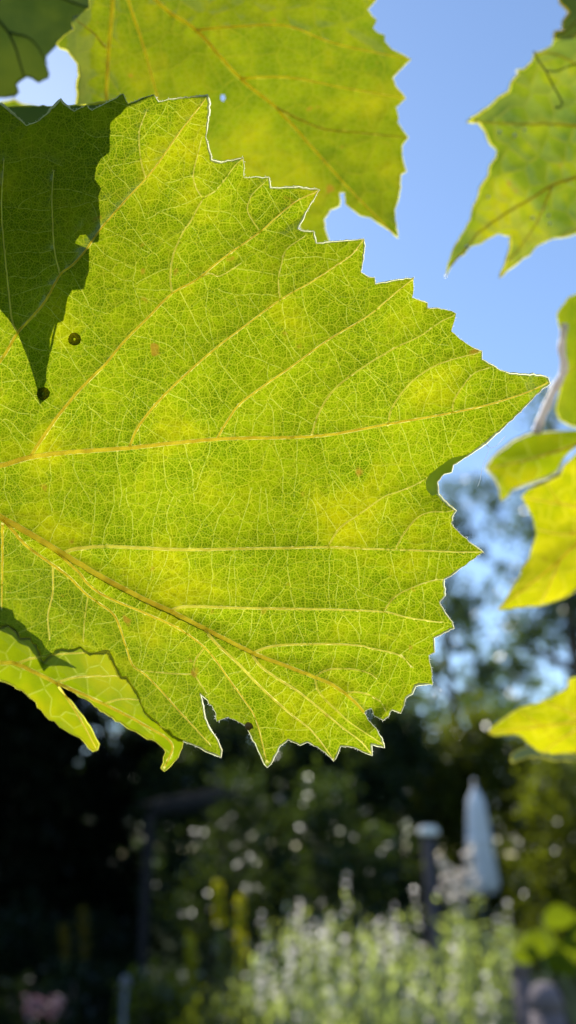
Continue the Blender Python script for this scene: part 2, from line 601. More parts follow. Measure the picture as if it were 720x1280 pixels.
def net_part(parent, sheet, edges2d, width_px, name, sub=3, wob=.0, lift=.00003, mat=None):
    """a mesh of fine raised ridges following 2D edges on the leaf: a three sided prism for each length"""
    A, B = edges2d[:, 0], edges2d[:, 1]
    n = len(A)
    if n == 0:
        return
    s = np.linspace(0, 1, sub + 1)
    P = A[:, None, :] * (1 - s)[None, :, None] + B[:, None, :] * s[None, :, None]
    if wob and sub > 1:
        P[:, 1:-1, :] += rng.normal(0, wob, (n, sub - 1, 2))
    T = B - A
    T = T / (np.linalg.norm(T, axis=1)[:, None] + 1e-9)
    N = np.column_stack([-T[:, 1], T[:, 0]])
    w_ = (width_px * rng.uniform(.7, 1.25, n))[:, None, None] / 2
    L = (P + N[:, None, :] * w_).reshape(-1, 2); Rr = (P - N[:, None, :] * w_).reshape(-1, 2)
    C = P.reshape(-1, 2)
    VL, VR, VC = sheet.pos(L, lift * .5), sheet.pos(Rr, lift * .5), sheet.pos(C, lift + width_px * .00005)
    V = np.concatenate([VL, VR, VC]); m = len(C)
    i0 = (np.arange(n)[:, None] * (sub + 1) + np.arange(sub)[None, :]).ravel()
    f = np.concatenate([np.column_stack([i0, i0 + 1, i0 + 1 + 2 * m, i0 + 2 * m]),
                        np.column_stack([i0 + 2 * m, i0 + 2 * m + 1, i0 + m + 1, i0 + m])])
    return mesh_obj(name, V, f, mat or M_NET, parent, kind='stuff')


def vein_part(parent, sheet, line, w0, w1, mat, step=6.):
    ln = smooth_line(line, step)
    ln = ln + np.column_stack([rng.normal(0, .25, len(ln)), rng.normal(0, .25, len(ln))])
    n = len(ln)
    depth = sheet.depth(ln[:, 0], ln[:, 1])
    rad = np.linspace(w0, w1, n) / 2 / FPX * depth
    mb = MB()
    mb.ridge(sheet.pos(ln, 0) - CF * (rad * .2)[:, None], rad, 6)
    return mb.build('vein', mat, parent)


def rim_part(parent, sheet, outline, width, mat, closed=True):
    o = np.vstack([outline, outline[:1]]) if closed else outline
    d = sheet.depth(o[:, 0], o[:, 1])
    mb = MB()
    k = np.convolve(rng.normal(0, 1, len(o) + 8), np.ones(9) / 3, 'valid')
    mb.ridge(sheet.pos(o), width / 2 / FPX * d * np.clip(.8 + .38 * k, .28, 1.6), 5, -40, 220)
    return mb.build('margin', mat, parent)


def clip_edges(E, poly, inset=2.):
    mid = E.mean(1)
    ok = in_poly(mid[:, 0], mid[:, 1], poly) & in_poly(E[:, 0, 0], E[:, 0, 1], poly) & in_poly(E[:, 1, 0], E[:, 1, 1], poly)
    return E[ok & (np.linalg.norm(E[:, 0] - E[:, 1], axis=1) < 90)]


def petiole(parent, pts, r, mat):
    mb = MB(); mb.tube(pts, r, 8); return mb.build('petiole', mat, parent)


GRP = 'grapevine leaves hanging around the lens'


def leaf(label, outline, depth, mat, veins=(), grid=10., rim=2.5, rim_mat=None, quilt=.0006, holes=(), vmat=None, net=None,
         fq=.0003, jit=.35):
    rim_mat = rim_mat or M_RIMG
    cx, cy = np.mean([p[0] for p in outline]), np.mean([p[1] for p in outline])
    base = at(cx, cy, depth(np.array([cx]), np.array([cy]))[0])
    t = thing('grape_leaf', label, 'leaf', tuple(base), GRP)
    sh = Sheet(depth, [v[0] for v in veins] or [[(cx - 50, cy), (cx + 50, cy)]], quilt if veins else 0, 30)
    E = None
    if net:
        o_ = np.array(outline, float)
        x0, y0 = o_.min(0) - 20; x1, y1 = o_.max(0) + 20
        E = clip_edges(voronoi_net(jgrid(x0, x1, y0, y1, net, .55)), o_)
    if E is not None:
        sh.fine = E; sh.fq = fq
    ob, o = blade(t, sh, outline, mat, grid, holes, jit=jit, ribs=[(v[0], v[1], v[2]) for v in veins], net=E, netw=1.8)
    rim_part(t, sh, o, rim, rim_mat)
    for v in veins:
        vein_part(t, sh, v[0], v[1], v[2], v[3] if len(v) > 3 else (vmat or M_VEINO))
    return t, sh, o


def jgrid(x0, x1, y0, y1, s, jit=.3):
    gx, gy = np.meshgrid(np.arange(x0, x1, s), np.arange(y0, y1, s * .87))
    gx = gx + (np.arange(gx.shape[0]) % 2)[:, None] * s / 2
    p = np.column_stack([gx.ravel(), gy.ravel()])
    return p + rng.uniform(-jit, jit, p.shape) * s


# ------------------------------------------------------------------ ground and garden
M_GRASS = plain('lawn', (.045, .07, .02), .9, 6, .5, .6)
M_BARK = plain('bark', (.10, .075, .055), .9, 14, .4, .8)
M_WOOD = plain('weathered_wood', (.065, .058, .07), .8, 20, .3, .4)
M_SHADEWOOD = plain('wood_shade_tint', (.013, .012, .014), .85, 20, .3, .4)  # grey timber, dimness of the shaded left put into its colour
M_WHITEPAINT = plain('white_paint', (.80, .80, .78), .5, 20, .05, .05)
M_CANVAS = plain('pale_canvas', (.80, .82, .86), .85, 40, .06, .1)
M_METAL = plain('grey_metal', (.11, .115, .13), .4, 30, .1, .05)
M_STONE = plain('brown_stone', (.15, .12, .13), .8, 25, .3, .5)

gs = 400
mesh_obj('ground', [(-gs, -gs, 0), (gs, -gs, 0), (gs, gs, 0), (-gs, gs, 0)], [(0, 1, 2, 3)], M_GRASS, smooth=False, kind='structure')


def leaf_cloud(centres, size, asp=.55, flat=.0):
    """one small pointed leaf (two triangles) at each centre, turned at random"""
    n = len(centres)
    a = rng.normal(size=(n, 3)); a /= np.linalg.norm(a, axis=1)[:, None]
    b = rng.normal(size=(n, 3)); b -= a * (a * b).sum(1)[:, None]; b /= np.linalg.norm(b, axis=1)[:, None]
    s = size * rng.uniform(.6, 1.3, n)[:, None]
    nrm = np.cross(a, b)
    V = np.concatenate([centres - a * s * .5, centres + b * s * asp * .5 + nrm * s * .08, centres + a * s * .5,
                        centres - b * s * asp * .5 + nrm * s * .08])
    i = np.arange(n)
    F = np.concatenate([np.column_stack([i, i + n, i + 2 * n]), np.column_stack([i, i + 2 * n, i + 3 * n])])
    return V, F


def clumped(n, blobs, per=26, spread=.16, shell=.55):
    """points gathered into twig sized clumps through a set of ellipsoids (cx,cy,cz,rx,ry,rz)"""
    bl = np.array(blobs, float)
    wgt = bl[:, 3] * bl[:, 4] * bl[:, 5]; wgt /= wgt.sum()
    m = max(1, n // per)
    k = rng.choice(len(bl), m, p=wgt)
    d = rng.normal(size=(m, 3)); d /= np.linalg.norm(d, axis=1)[:, None]
    r = (shell + (1 - shell) * rng.uniform(0, 1, m) ** .6)[:, None] * rng.uniform(.55, 1.05, m)[:, None]
    c = bl[k, :3] + d * r * bl[k, 3:]
    p = np.repeat(c, per, axis=0) + rng.normal(0, spread, (m * per, 3)) * np.repeat(rng.uniform(.5, 1.3, m), per)[:, None]
    p[:, 2] = np.abs(p[:, 2] - .03) + .03
    return p


def tree(name, label, cat, x, y, h, blobs, n, lsize, mat, trunk_r=.12, group=None, per=26, spread=.16, shell=.5):
    t = thing(name, label, cat, (x, y, 0), group)
    mb = MB()
    top = h * .8
    zs = np.linspace(-.05, top, 7)
    px = x + np.cumsum(np.r_[0, rng.normal(0, .05, 6)])
    mb.tube(np.column_stack([px, np.full(7, y) + rng.normal(0, .03, 7), zs]), np.linspace(trunk_r, trunk_r * .25, 7), 8)
    for b in blobs:
        z0 = min(max(.2 * h, b[2] - b[5] * .8), top * .95)
        p0 = np.array([np.interp(z0, zs, px), y, z0]); p1 = np.array(b[:3], float)
        pm = (p0 + p1) / 2 + rng.normal(0, .08, 3)
        mb.tube(np.array([p0, pm, p1]), [trunk_r * .45, trunk_r * .3, trunk_r * .12], 6)
    mb.build('trunk', M_BARK, t)
    V, F = leaf_cloud(clumped(n, blobs, per, spread, shell), lsize)
    mesh_obj('crown', V, F, mat, t)
    return t


def shrub(name, label, cat, x, y, blobs, n, lsize, mat, group=None, per=20, spread=.10, shell=.3):
    t = thing(name, label, cat, (x, y, 0), group)
    mb = MB()
    for k in range(7):
        b = blobs[k % len(blobs)]
        p1 = np.array(b[:3]) + rng.normal(0, .3, 3) * np.array(b[3:])
        p0 = np.array([x + rng.normal(0, .08), y + rng.normal(0, .08), -.02])
        mb.tube(np.array([p0, (p0 + p1) / 2 + rng.normal(0, .06, 3), p1]), [.025, .018, .007], 5)
    mb.build('stem', M_BARK, t)
    V, F = leaf_cloud(clumped(n, blobs, per, spread, shell), lsize)
    mesh_obj('foliage', V, F, mat, t)
    return t


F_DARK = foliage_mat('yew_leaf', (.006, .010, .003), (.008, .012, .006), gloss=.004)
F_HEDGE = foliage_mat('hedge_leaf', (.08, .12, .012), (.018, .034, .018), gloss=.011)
F_OLIVE = foliage_mat('olive_leaf', (.22, .26, .010), (.03, .042, .012), gloss=.010)
F_TREE = foliage_mat('tree_leaf', (.13, .20, .03), (.03, .06, .035), gloss=.02)
F_BRIGHT = foliage_mat('bright_leaf', (.21, .27, .006), (.04, .07, .01), gloss=.02)
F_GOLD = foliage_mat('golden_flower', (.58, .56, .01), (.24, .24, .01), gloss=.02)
F_SAGE = foliage_mat('sage_leaf', (.60, .70, .12), (.06, .11, .03), gloss=.05, nscale=6, fac=.68, rough=.28)
F_WHITE = foliage_mat('white_petal', (.95, .86, .80), (.45, .42, .40), nscale=9, var=.12, gloss=.02, fac=.85)
F_GOLD_SHADE = foliage_mat('golden_flower_shade_tint', (.14, .11, .01), (.10, .08, .01), gloss=.004)  # darker copy of the golden flower, left shade put into the colour
F_SHADE_TINT = foliage_mat('shade_leaf', (.02, .03, .006), (.008, .018, .010), gloss=.004)  # leaf colour darkened to stand for the shade on the left
F_PINK = foliage_mat('pink_petal', (.18, .10, .13), (.2, .12, .15), nscale=9, var=.2, gloss=.02)

# tall dark evergreens on the left
for i, (x, y, h, lab) in enumerate([
        (-3.5, 11.0, 8.5, 'dark evergreen tree behind the pergola, nearest to the sunlit shrubs'),
        (-5.0, 10.6, 9.0, 'dense black evergreen tree filling the shaded left of the garden'),
        (-6.9, 11.4, 9.5, 'tall dark evergreen tree at the far left edge of the garden'),
        (-4.2, 13.2, 9.5, 'dark evergreen tree standing behind the row of evergreens')]):
    bl = [(x, y, h * .16, 1.25, 1.2, h * .17), (x, y, h * .38, 1.3, 1.25, h * .2), (x, y, h * .6, 1.1, 1.1, h * .2), (x, y, h * .82, .6, .6, h * .17)]
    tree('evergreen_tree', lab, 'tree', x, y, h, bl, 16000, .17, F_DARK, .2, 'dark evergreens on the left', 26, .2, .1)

# hedge shrubs closing the garden behind
hd = [(-2.3, 11.6, 3.4, F_DARK, 'dark leafy shrub left in the hedge beside the evergreens'),
      (-1.1, 11.2, 3.6, F_HEDGE, 'dark green hedge shrub behind the pergola beam'),
      (.1, 11.5, 3.5, F_HEDGE, 'dark green hedge shrub right behind the lowest leaf tips'),
      (1.25, 11.3, 3.7, F_HEDGE, 'olive hedge shrub left of the folded parasol, behind the post'),
      (2.35, 11.7, 3.6, F_OLIVE, 'olive hedge shrub directly behind the folded parasol'),
      (3.5, 11.4, 3.5, F_OLIVE, 'olive hedge shrub right of the folded parasol'),
      (4.7, 11.8, 3.6, F_HEDGE, 'green hedge shrub at the far right under the tree')]
for x, y, h, m, lab in hd:
    bl = [(x, y, h * .25, .85, .7, h * .27), (x - .2, y, h * .6, .75, .65, h * .27), (x + .25, y, h * .78, .6, .6, h * .22)]
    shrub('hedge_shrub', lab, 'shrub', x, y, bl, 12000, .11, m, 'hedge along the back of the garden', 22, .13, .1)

# far wood closing the view
wx = rng.uniform(-45, 45, 30000); wy = rng.uniform(26, 34, 30000)
wtop = 7.6 + .9 * np.sin(wx * .55) + .6 * np.sin(wx * 1.7 + 1)
wc = np.column_stack([wx, wy, wtop * rng.uniform(.02, 1, 30000) ** .8])
V, F = leaf_cloud(wc, .55)
wo = mesh_obj('far_wood', V, F, F_TREE, kind='stuff')
wo['label'] = 'dark wood closing the view far behind the hedge'; wo['category'] = 'wood'

# trees beyond the hedge
def px_blob(px, py, y, rx, rz, ry=None):
    p = at_y(px, py, y)
    s = y / 1000 * 1.08
    return (p[0], p[1], p[2], rx * s, (ry or rx) * s, rz * s)


tree('garden_tree', 'tall dark green tree on the right with blue sky showing through its leaves', 'tree', 5.2, 14.5, 10.5,
     [px_blob(690, 520, 14.5, 40, 60), px_blob(700, 640, 14.5, 70, 70), px_blob(655, 690, 14.2, 40, 60), px_blob(720, 760, 14.8, 80, 80),
      px_blob(640, 800, 14.4, 60, 45), px_blob(665, 600, 14.3, 35, 45), px_blob(790, 640, 14.8, 80, 120)], 13000, .13, F_TREE, .2, 'trees beyond the hedge', 40, .15, .3)
tree('garden_tree', 'thin airy tree with open sky between its twigs, right of the big leaf', 'tree', 3.6, 17.5, 9,
     [px_blob(590, 640, 17.5, 60, 70), px_blob(570, 760, 17.5, 60, 60), px_blob(610, 840, 17.5, 70, 40), px_blob(535, 830, 17.5, 50, 50)],
     5600, .13, F_TREE, .13, 'trees beyond the hedge', 60, .13, .2)
tree('garden_tree', 'broad green tree hidden mostly behind the big leaf', 'tree', -.5, 17, 8,
     [(-.5, 17, 5.2, 2.2, 1.8, 1.9), (.9, 17.3, 4.2, 1.5, 1.4, 1.5), (-2, 16.8, 4.3, 1.5, 1.4, 1.6)],
     9000, .15, F_TREE, .2, 'trees beyond the hedge', 24, .2, .3)

# sunlit shrubs nearer by
p = at_y(415, 1050, 8.2)
shrub('garden_shrub', 'rounded dark green shrub with pale glints along its top, left of the capped post', 'shrub', p[0], p[1],
      [(p[0], p[1], 1.0, .55, .5, .85), (p[0] - .15, p[1], 1.85, .42, .4, .42), (p[0] + .35, p[1], 1.5, .35, .4, .45)], 5200, .075, F_HEDGE)
p = at_y(690, 1040, 8.6)
shrub('garden_shrub', 'olive shrub with yellow lit leaves at the right edge, right of the parasol', 'shrub', p[0], p[1],
      [(p[0], p[1], 1.0, .5, .5, .8), (p[0] + .1, p[1], 2.0, .45, .45, .6), (p[0] + .6, p[1], 1.4, .5, .5, 1.0)], 5200, .085, F_OLIVE)
p = at_y(270, 1080, 8.8)
shrub('garden_shrub', 'dim bluish green shrub under the pergola beam', 'shrub', p[0], p[1],
      [(p[0], p[1], .9, .6, .5, .8), (p[0] + .2, p[1], 1.9, .4, .4, .5)], 4500, .07, F_HEDGE)

# folded parasol
pb = at_y(604, 1112, 9.5); ptp = at_y(593, 981, 9.5)
t = thing('parasol', 'folded pale garden parasol standing in the shade before the hedge', 'parasol', (pb[0], pb[1], 0))
ax = (ptp - pb)
mb = MB()
n = 9; ns = 48
vs_, fs = [], []
prof = [(.155, 0.0), (.156, .05), (.148, .15), (.132, .35), (.116, .55), (.098, .72), (.090, .82), (.074, .87), (.040, .93), (.010, 1.0)]
for r_, s_ in prof:
    c = pb + ax * s_
    for k in range(ns):
        a = 2 * math.pi * k / ns
        fl = 1 + .16 * math.cos(8 * a + s_ * 1.2) * (1 - .5 * s_)
        vs_.append((c[0] + r_ * fl * math.cos(a), c[1] + r_ * fl * math.sin(a), c[2] + (.05 * math.cos(8 * a) if s_ == 0 else 0)))
for i in range(len(prof) - 1):
    for k in range(ns):
        k2 = (k + 1) % ns
        fs.append([i * ns + k, i * ns + k2, (i + 1) * ns + k2, (i + 1) * ns + k])
fs.append([(len(prof) - 1) * ns + k for k in range(ns)])
mb.add(vs_, fs); mb.build('canopy', M_CANVAS, t)
mb = MB(); mb.tube(np.array([[pb[0] - ax[0] * .9, pb[1], 0.05], pb, ptp + ax * .03]), .022, 10); mb.build('pole', M_METAL, t)
mb = MB(); mb.lathe([(.26, 0), (.26, .05), (.20, .08), (.04, .09), (.04, .25)], (pb[0] - ax[0] * .9, pb[1], 0), 20); mb.build('base', M_STONE, t)
mb = MB(); mb.lathe([(.012, 0), (.018, .015), (.015, .03), (.005, .045)], tuple(ptp + ax * .02), 12); mb.build('finial', M_WHITEPAINT, t)
c = pb + ax * .45
mb = MB(); mb.lathe([(.134, -.02), (.138, 0), (.134, .02)], tuple(c), 24); mb.build('strap', M_CANVAS, t)

# capped post
pc = at_y(535, 1038, 8.0)
t = thing('garden_post', 'dark grey wooden post with a white cap beside the white flower spikes', 'post', (pc[0], pc[1], 0))
def box(mb, c, s, bev=.01):
    x, y, z = s[0] / 2, s[1] / 2, s[2] / 2
    prof = []
    vs_ = []
    for zz, q in ((-z, bev), (-z + bev, 0), (z - bev, 0), (z, bev)):
        for sx, sy in ((-1, -1), (1, -1), (1, 1), (-1, 1)):
            vs_.append((c[0] + sx * (x - q), c[1] + sy * (y - q), c[2] + zz))
    fs = [[3, 2, 1, 0], [12, 13, 14, 15]]
    for i in range(3):
        for k in range(4):
            k2 = (k + 1) % 4
            fs.append([i * 4 + k, i * 4 + k2, i * 4 + 4 + k2, i * 4 + 4 + k])
    mb.add(vs_, fs)
mb = MB(); box(mb, (pc[0], pc[1], pc[2] / 2 - .03), (.11, .11, pc[2] - .06)); mb.build('shaft', M_WOOD, t, smooth=False)
mb = MB(); box(mb, (pc[0], pc[1], pc[2] - .01), (.165, .165, .06), .015); box(mb, (pc[0], pc[1], pc[2] + .028), (.13, .13, .02), .008); mb.build('cap', M_WHITEPAINT, t, smooth=False)

# pergola
q0 = at_y(190, 1008, 8.5)
q1 = np.array([-.42, 6.6, q0[2]])
t = thing('pergola', 'grey timber pergola frame dim in the shade on the left', 'pergola', (q0[0], q0[1], 0))
def bar(mb, a, b, wd, ht):
    a = np.array(a, float); b = np.array(b, float)
    d = (b - a) / np.linalg.norm(b - a)
    s = np.cross(d, (0, 0, 1)) if abs(d[2]) < .9 else np.array([1., 0, 0])
    s /= np.linalg.norm(s); u = np.cross(s, d)
    vs_ = [p_ + s * i * wd / 2 + u * j * ht / 2 for p_ in (a, b) for i, j in ((-1, -1), (1, -1), (1, 1), (-1, 1))]
    mb.add(vs_, [[3, 2, 1, 0], [4, 5, 6, 7]] + [[k, (k + 1) % 4, 4 + (k + 1) % 4, 4 + k] for k in range(4)])
off = np.array([-.28, 1.6, 0])
for qa in (q0, q0 + off):
    mb = MB(); bar(mb, (qa[0], qa[1], 0), (qa[0], qa[1], q0[2] - .05), .075, .075); mb.build('post', M_SHADEWOOD, t, smooth=False)
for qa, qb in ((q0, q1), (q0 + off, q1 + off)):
    mb = MB(); bar(mb, qa + (0, .1, 0), qb, .04, .055); mb.build('beam', M_SHADEWOOD, t, smooth=False)
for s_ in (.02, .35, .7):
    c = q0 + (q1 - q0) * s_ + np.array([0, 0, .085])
    mb = MB(); bar(mb, c + (.15, .03, 0), c + off + (-.15, -.03, 0), .03, .035); mb.build('rafter', M_SHADEWOOD, t, smooth=False)

# grey green sage like bushes at the bottom, with pale flower spikes
def spike(mb, base, top, n, r, s):
    """whorls of thin pale petals set at intervals along a stalk"""
    L = np.linalg.norm(top - base)
    m = max(2, int(L / .042))
    cen = []
    for k in range(m):
        f = (k + .5) / m
        c = base + (top - base) * f
        for h in range(2):
            a = random.uniform(0, 6.28)
            q = c + np.array([math.cos(a), math.sin(a), random.uniform(-.3, .3)]) * r * (1 - .5 * f)
            cen.append(q + rng.normal(0, .005, (max(4, n), 3)))
    V, F = leaf_cloud(np.concatenate(cen), s * 1.5, .8)
    mb.add(V, F)


def upright_bush(name, label, px, pyt, y, wpx, nst, nfl, fmat=F_SAGE, pet=F_WHITE, leaf_n=20, lsize=.055, group=None, spike_n=5):
    s = y / 1000 * 1.05
    c = at_y(px, pyt, y)
    t = thing(name, label, 'plant', (c[0], y, 0), group)
    st = MB(); cen = []; dirs = []
    tips = []
    for k in range(nst):
        a = random.uniform(0, 6.28); q = math.sqrt(random.random())
        hx, hy = q * math.cos(a), q * math.sin(a)
        top = np.array([c[0] + hx * wpx * s / 2, y + hy * wpx * s * .4, c[2] * random.uniform(.80, 1.04) * (1 - .16 * q * q)])
        b = np.array([c[0] + hx * wpx * s * .22, y + hy * wpx * s * .15, -.01])
        mid = (b + top) / 2 + np.array([hx, hy, 0]) * .05
        st.tube(np.array([b, mid, top]), [.006, .005, .002], 4)
        tips.append((mid, top))
        for j in range(leaf_n):
            f = random.random() ** .75
            p_ = (b * (1 - f) ** 2 + 2 * mid * f * (1 - f) + top * f * f)
            cen.append(p_ + np.array([random.gauss(0, .014), random.gauss(0, .014), random.gauss(0, .01)]))
            an = random.uniform(0, 6.28)
            dirs.append((math.cos(an) * .55, math.sin(an) * .55, random.uniform(.5, 1.1)))
    st.build('stem', M_SAGESTEM, t, kind='stuff')
    cen = np.array(cen); a = np.array(dirs); a /= np.linalg.norm(a, axis=1)[:, None]
    n = len(cen)
    b = np.cross(a, rng.normal(size=(n, 3))); b /= np.linalg.norm(b, axis=1)[:, None]
    sz = lsize * rng.uniform(.6, 1.3, n)[:, None]
    V = np.concatenate([cen, cen + a * sz * .5 + b * sz * .14, cen + a * sz, cen + a * sz * .5 - b * sz * .14])
    i = np.arange(n)
    mesh_obj('foliage', V, np.concatenate([np.column_stack([i, i + n, i + 2 * n]), np.column_stack([i, i + 2 * n, i + 3 * n])]), fmat, t)
    for k in random.sample(range(nst), min(nst, int(nfl * 1.1))):
        m_, tp = tips[k]
        mb = MB()
        spike(mb, m_ * .25 + tp * .75, tp + (tp - m_) * .14, spike_n, .016, .012)
        mb.build('flower_spike', pet, t, kind='stuff')
    return t


M_SAGESTEM = plain('sage_stem', (.12, .15, .07), .8)
upright_bush('sage_bush', 'tall grey green bush with pale spikes, left of the white flower spikes', 420, 1120, 5.4, 190, 85, 20, group='sage bushes at the bottom')
upright_bush('sage_bush', 'grey green bush in front of the folded parasol, under the white flower spikes', 560, 1128, 5.2, 170, 75, 10, group='sage bushes at the bottom')
upright_bush('sage_bush', 'lower grey green bush with many pale spikes at the bottom of the picture', 470, 1185, 4.4, 240, 85, 22, group='sage bushes at the bottom')
upright_bush('sage_bush', 'low grey green bush left of the other sage bushes, beside the yellow flower stalks', 335, 1190, 4.9, 110, 40, 8, group='sage bushes at the bottom')

# white flower spikes in front of the parasol
for i, (px, py, y, lab) in enumerate([
        (585, 1056, 5.9, 'tallest spike of white flowers, overlapping the folded parasol'),
        (552, 1072, 6.0, 'white flower spike leftmost of the three beside the parasol'),
        (568, 1088, 5.8, 'shorter white flower spike between two taller ones before the parasol')]):
    tp = at_y(px, py, y)
    t = thing('flower_stalk', lab, 'flower', (tp[0] + .05, y, 0), 'white flower spikes')
    mb = MB(); b = np.array([tp[0] + .05, y, 0]); mid = np.array([tp[0] + .05, y, tp[2] * .6])
    mb.tube(np.array([b, mid, tp]), [.01, .008, .003], 6); mb.build('stem', M_SAGESTEM, t)
    mb = MB(); spike(mb, tp * .6 + mid * .4 - np.array([0, 0, .05]), tp, 36, .05, .024); mb.build('flower_head', F_WHITE, t, kind='stuff')
    V, F = leaf_cloud(np.array([mid * f + tp * (1 - f) + rng.normal(0, .04, 3) for f in rng.uniform(.5, 1.5, 90)]), .06, .3)
    mesh_obj('leaf', V, F, F_SAGE, t, kind='stuff')

# yellow flower stalks left of the bushes
for i, (px, py, y, hh, lab) in enumerate([
        (299, 1122, 6.2, 110, 'tall sunlit yellow flower stalk left of the sage bushes'),
        (272, 1104, 6.4, 50, 'short yellow flower stalk behind the tall yellow one'),
        (238, 1172, 6.0, 60, 'yellow flower stalk low on the left of the tall yellow one'),
        (103, 1135, 6.8, 60, 'dim golden flower stalk in the shade on the left'),
        (80, 1158, 6.6, 40, 'smaller dim golden flower stalk deep in the left shade')]):
    tp = at_y(px, py, y); lo = at_y(px + 3, py + hh, y)
    t = thing('flower_stalk', lab, 'flower', (lo[0], y, 0), 'yellow flower stalks')
    mb = MB(); mb.tube(np.array([[lo[0], y, 0], lo, tp]), [.009, .007, .003], 6); mb.build('stem', M_SAGESTEM, t)
    cen = lo + (tp - lo) * rng.uniform(0, 1, 200)[:, None] + rng.normal(0, .016, (200, 3)) * np.array([1, 1, .6])
    V, F = leaf_cloud(cen, .045, .7); mesh_obj('flower_head', V, F, F_GOLD if px > 150 else F_GOLD_SHADE, t, kind='stuff')
    cen = np.array([lo[0], y, 0]) + (lo - np.array([lo[0], y, 0])) * rng.uniform(.2, 1, 150)[:, None] + rng.normal(0, .07, (150, 3))
    cen[:, 2] = np.abs(cen[:, 2]) + .02
    V, F = leaf_cloud(cen, .08, .35); mesh_obj('leaf', V, F, F_HEDGE if px > 150 else F_SHADE_TINT, t, kind='stuff')

# low leafy plants along the bottom
for px, py, y, rx, lab, m, ls in [
        (215, 1215, 5.6, .42, 'low leafy plant under the yellow flower stalks', F_OLIVE, .06),
        (60, 1230, 5.4, .5, 'dim low plant in the bottom left corner behind the pink flowers', F_SHADE_TINT, .06),
        (300, 1250, 4.9, .35, 'low green plant at the bottom between yellow stalks and sage', F_OLIVE, .055),
        (130, 1200, 6.4, .45, 'shaded low plant under the dim golden flowers', F_SHADE_TINT, .06)]:
    p = at_y(px, py, y)
    shrub('low_plant', lab, 'plant', p[0], y, [(p[0], y, p[2] * .5, rx, .3, p[2] * .5), (p[0] - .1, y, p[2] * .8, rx * .7, .25, p[2] * .25)],
          2200, ls, m, 'low plants along the bottom', 16, .07, .2)
for px, py, y, rx, lab in [(40, 1140, 8.6, .75, 'black shaded shrub at the left edge behind the dim golden flowers'),
                           (128, 1150, 8.9, .6, 'black shaded shrub between the dim golden flowers and the pergola post')]:
    p = at_y(px, py, y)
    shrub('shaded_shrub', lab, 'shrub', p[0], y, [(p[0], y, p[2] * .45, rx, .4, p[2] * .5), (p[0] - .15, y, p[2] * .75, rx * .8, .35, p[2] * .3)],
          4000, .09, F_SHADE_TINT, 'black shrubs in the left shade', 18, .1, .1)  # added over a sunlit stretch of lawn, shade put into their colour
for px, py, y, lab in [(42, 1256, 4.6, 'dusky pink flower head at the bottom left corner'),
                       (68, 1258, 4.6, 'dusky pink flower head right of the corner one')]:
    p = at_y(px, py, y)
    t = thing('pink_flower', lab, 'flower', (p[0], y, 0), 'pink flowers in the shade')
    mb = MB(); mb.tube(np.array([[p[0], y, 0], [p[0] + .02, y, p[2] * .5], p]), [.005, .005, .003], 5); mb.build('stem', M_SAGESTEM, t)
    V, F = leaf_cloud(p + rng.normal(0, .022, (60, 3)), .035, .8); mesh_obj('flower_head', V, F, F_PINK, t, kind='stuff')
p = at_y(157, 1228, 5.0)
t = thing('garden_stake', 'pale grey stake with a rounded top in the shade at the bottom left', 'stake', (p[0], 5.0, 0))
mb = MB(); mb.lathe([(.011, 0), (.011, p[2] - .03)], (p[0], 5.0, 0), 12); mb.build('shaft', M_METAL, t)
mb = MB(); mb.lathe([(.012, 0), (.024, .012), (.028, .035), (.02, .055), (.005, .065)], (p[0], 5.0, p[2] - .03), 14); mb.build('knob', M_METAL, t)

# weathered rounded posts at the bottom right
for px, py, y, r_, lab in [(680, 1228, 4.6, .085, 'sunlit weathered wooden post with a rounded top at the bottom right'),
                           (648, 1190, 5.0, .05, 'thin leaning dark post left of the rounded wooden post')]:
    p = at_y(px, py, y)
    t = thing('wooden_post', lab, 'post', (p[0], y, 0))
    mb = MB(); mb.lathe([(r_ * 1.05, 0), (r_, p[2] - .12)], (p[0], y, 0), 14); mb.build('shaft', M_STONE, t)
    mb = MB(); mb.lathe([(r_, p[2] - .12), (r_ * .97, p[2] - .07), (r_ * .75, p[2] - .02), (r_ * .35, p[2]), (.01, p[2] + .003)], (p[0], y, 0), 14); mb.build('rounded_top', M_STONE, t)

# broad bright leaves at the right
p = at_y(690, 1170, 4.8)
t = thing('broad_leaf_plant', 'plant with large sunlit yellow green leaves at the lower right edge', 'plant', (p[0] + .12, 4.8, 0))
for (px, py, ang, L) in [(672, 1175, 2.75, .22), (700, 1147, .35, .19), (655, 1190, 3.0, .16), (715, 1190, .1, .2), (700, 1205, -.4, .18), (735, 1160, .5, .2)]:
    c = at_y(px, py, 4.8 + random.uniform(-.08, .08))
    d = np.array([math.cos(ang), -.15, math.sin(ang) * .6]); d /= np.linalg.norm(d)
    sd = np.array([.05, .40, -.85]); sd -= d * sd.dot(d); sd /= np.linalg.norm(sd)
    up = np.cross(d, sd)
    vs_ = []; fs = []
    nn = 9
    for i in range(nn):
        f = i / (nn - 1)
        wd = .36 * L * math.sin(math.pi * min(1, f * .93 + .05)) ** .8
        cc = c + d * (f - .5) * L - np.array([0, 0, .35 * L * (f - .4) ** 2])
        for q in (-1, -.5, 0, .5, 1):
            vs_.append(cc + sd * wd * q + up * abs(q) * wd * .25)
    for i in range(nn - 1):
        for k in range(4):
            fs.append([i * 5 + k, i * 5 + k + 1, i * 5 + 6 + k, i * 5 + 5 + k])
    o = mesh_obj('leaf', vs_, fs, F_BRIGHT, t)
    mb = MB(); st_ = c - d * L * .5
    mb.tube(np.array([[p[0] + .12, 4.8, 0], [p[0] + .1, 4.8, st_[2] * .6], st_]), [.008, .007, .004], 5)
    mb.build('stem', M_SAGESTEM, t)

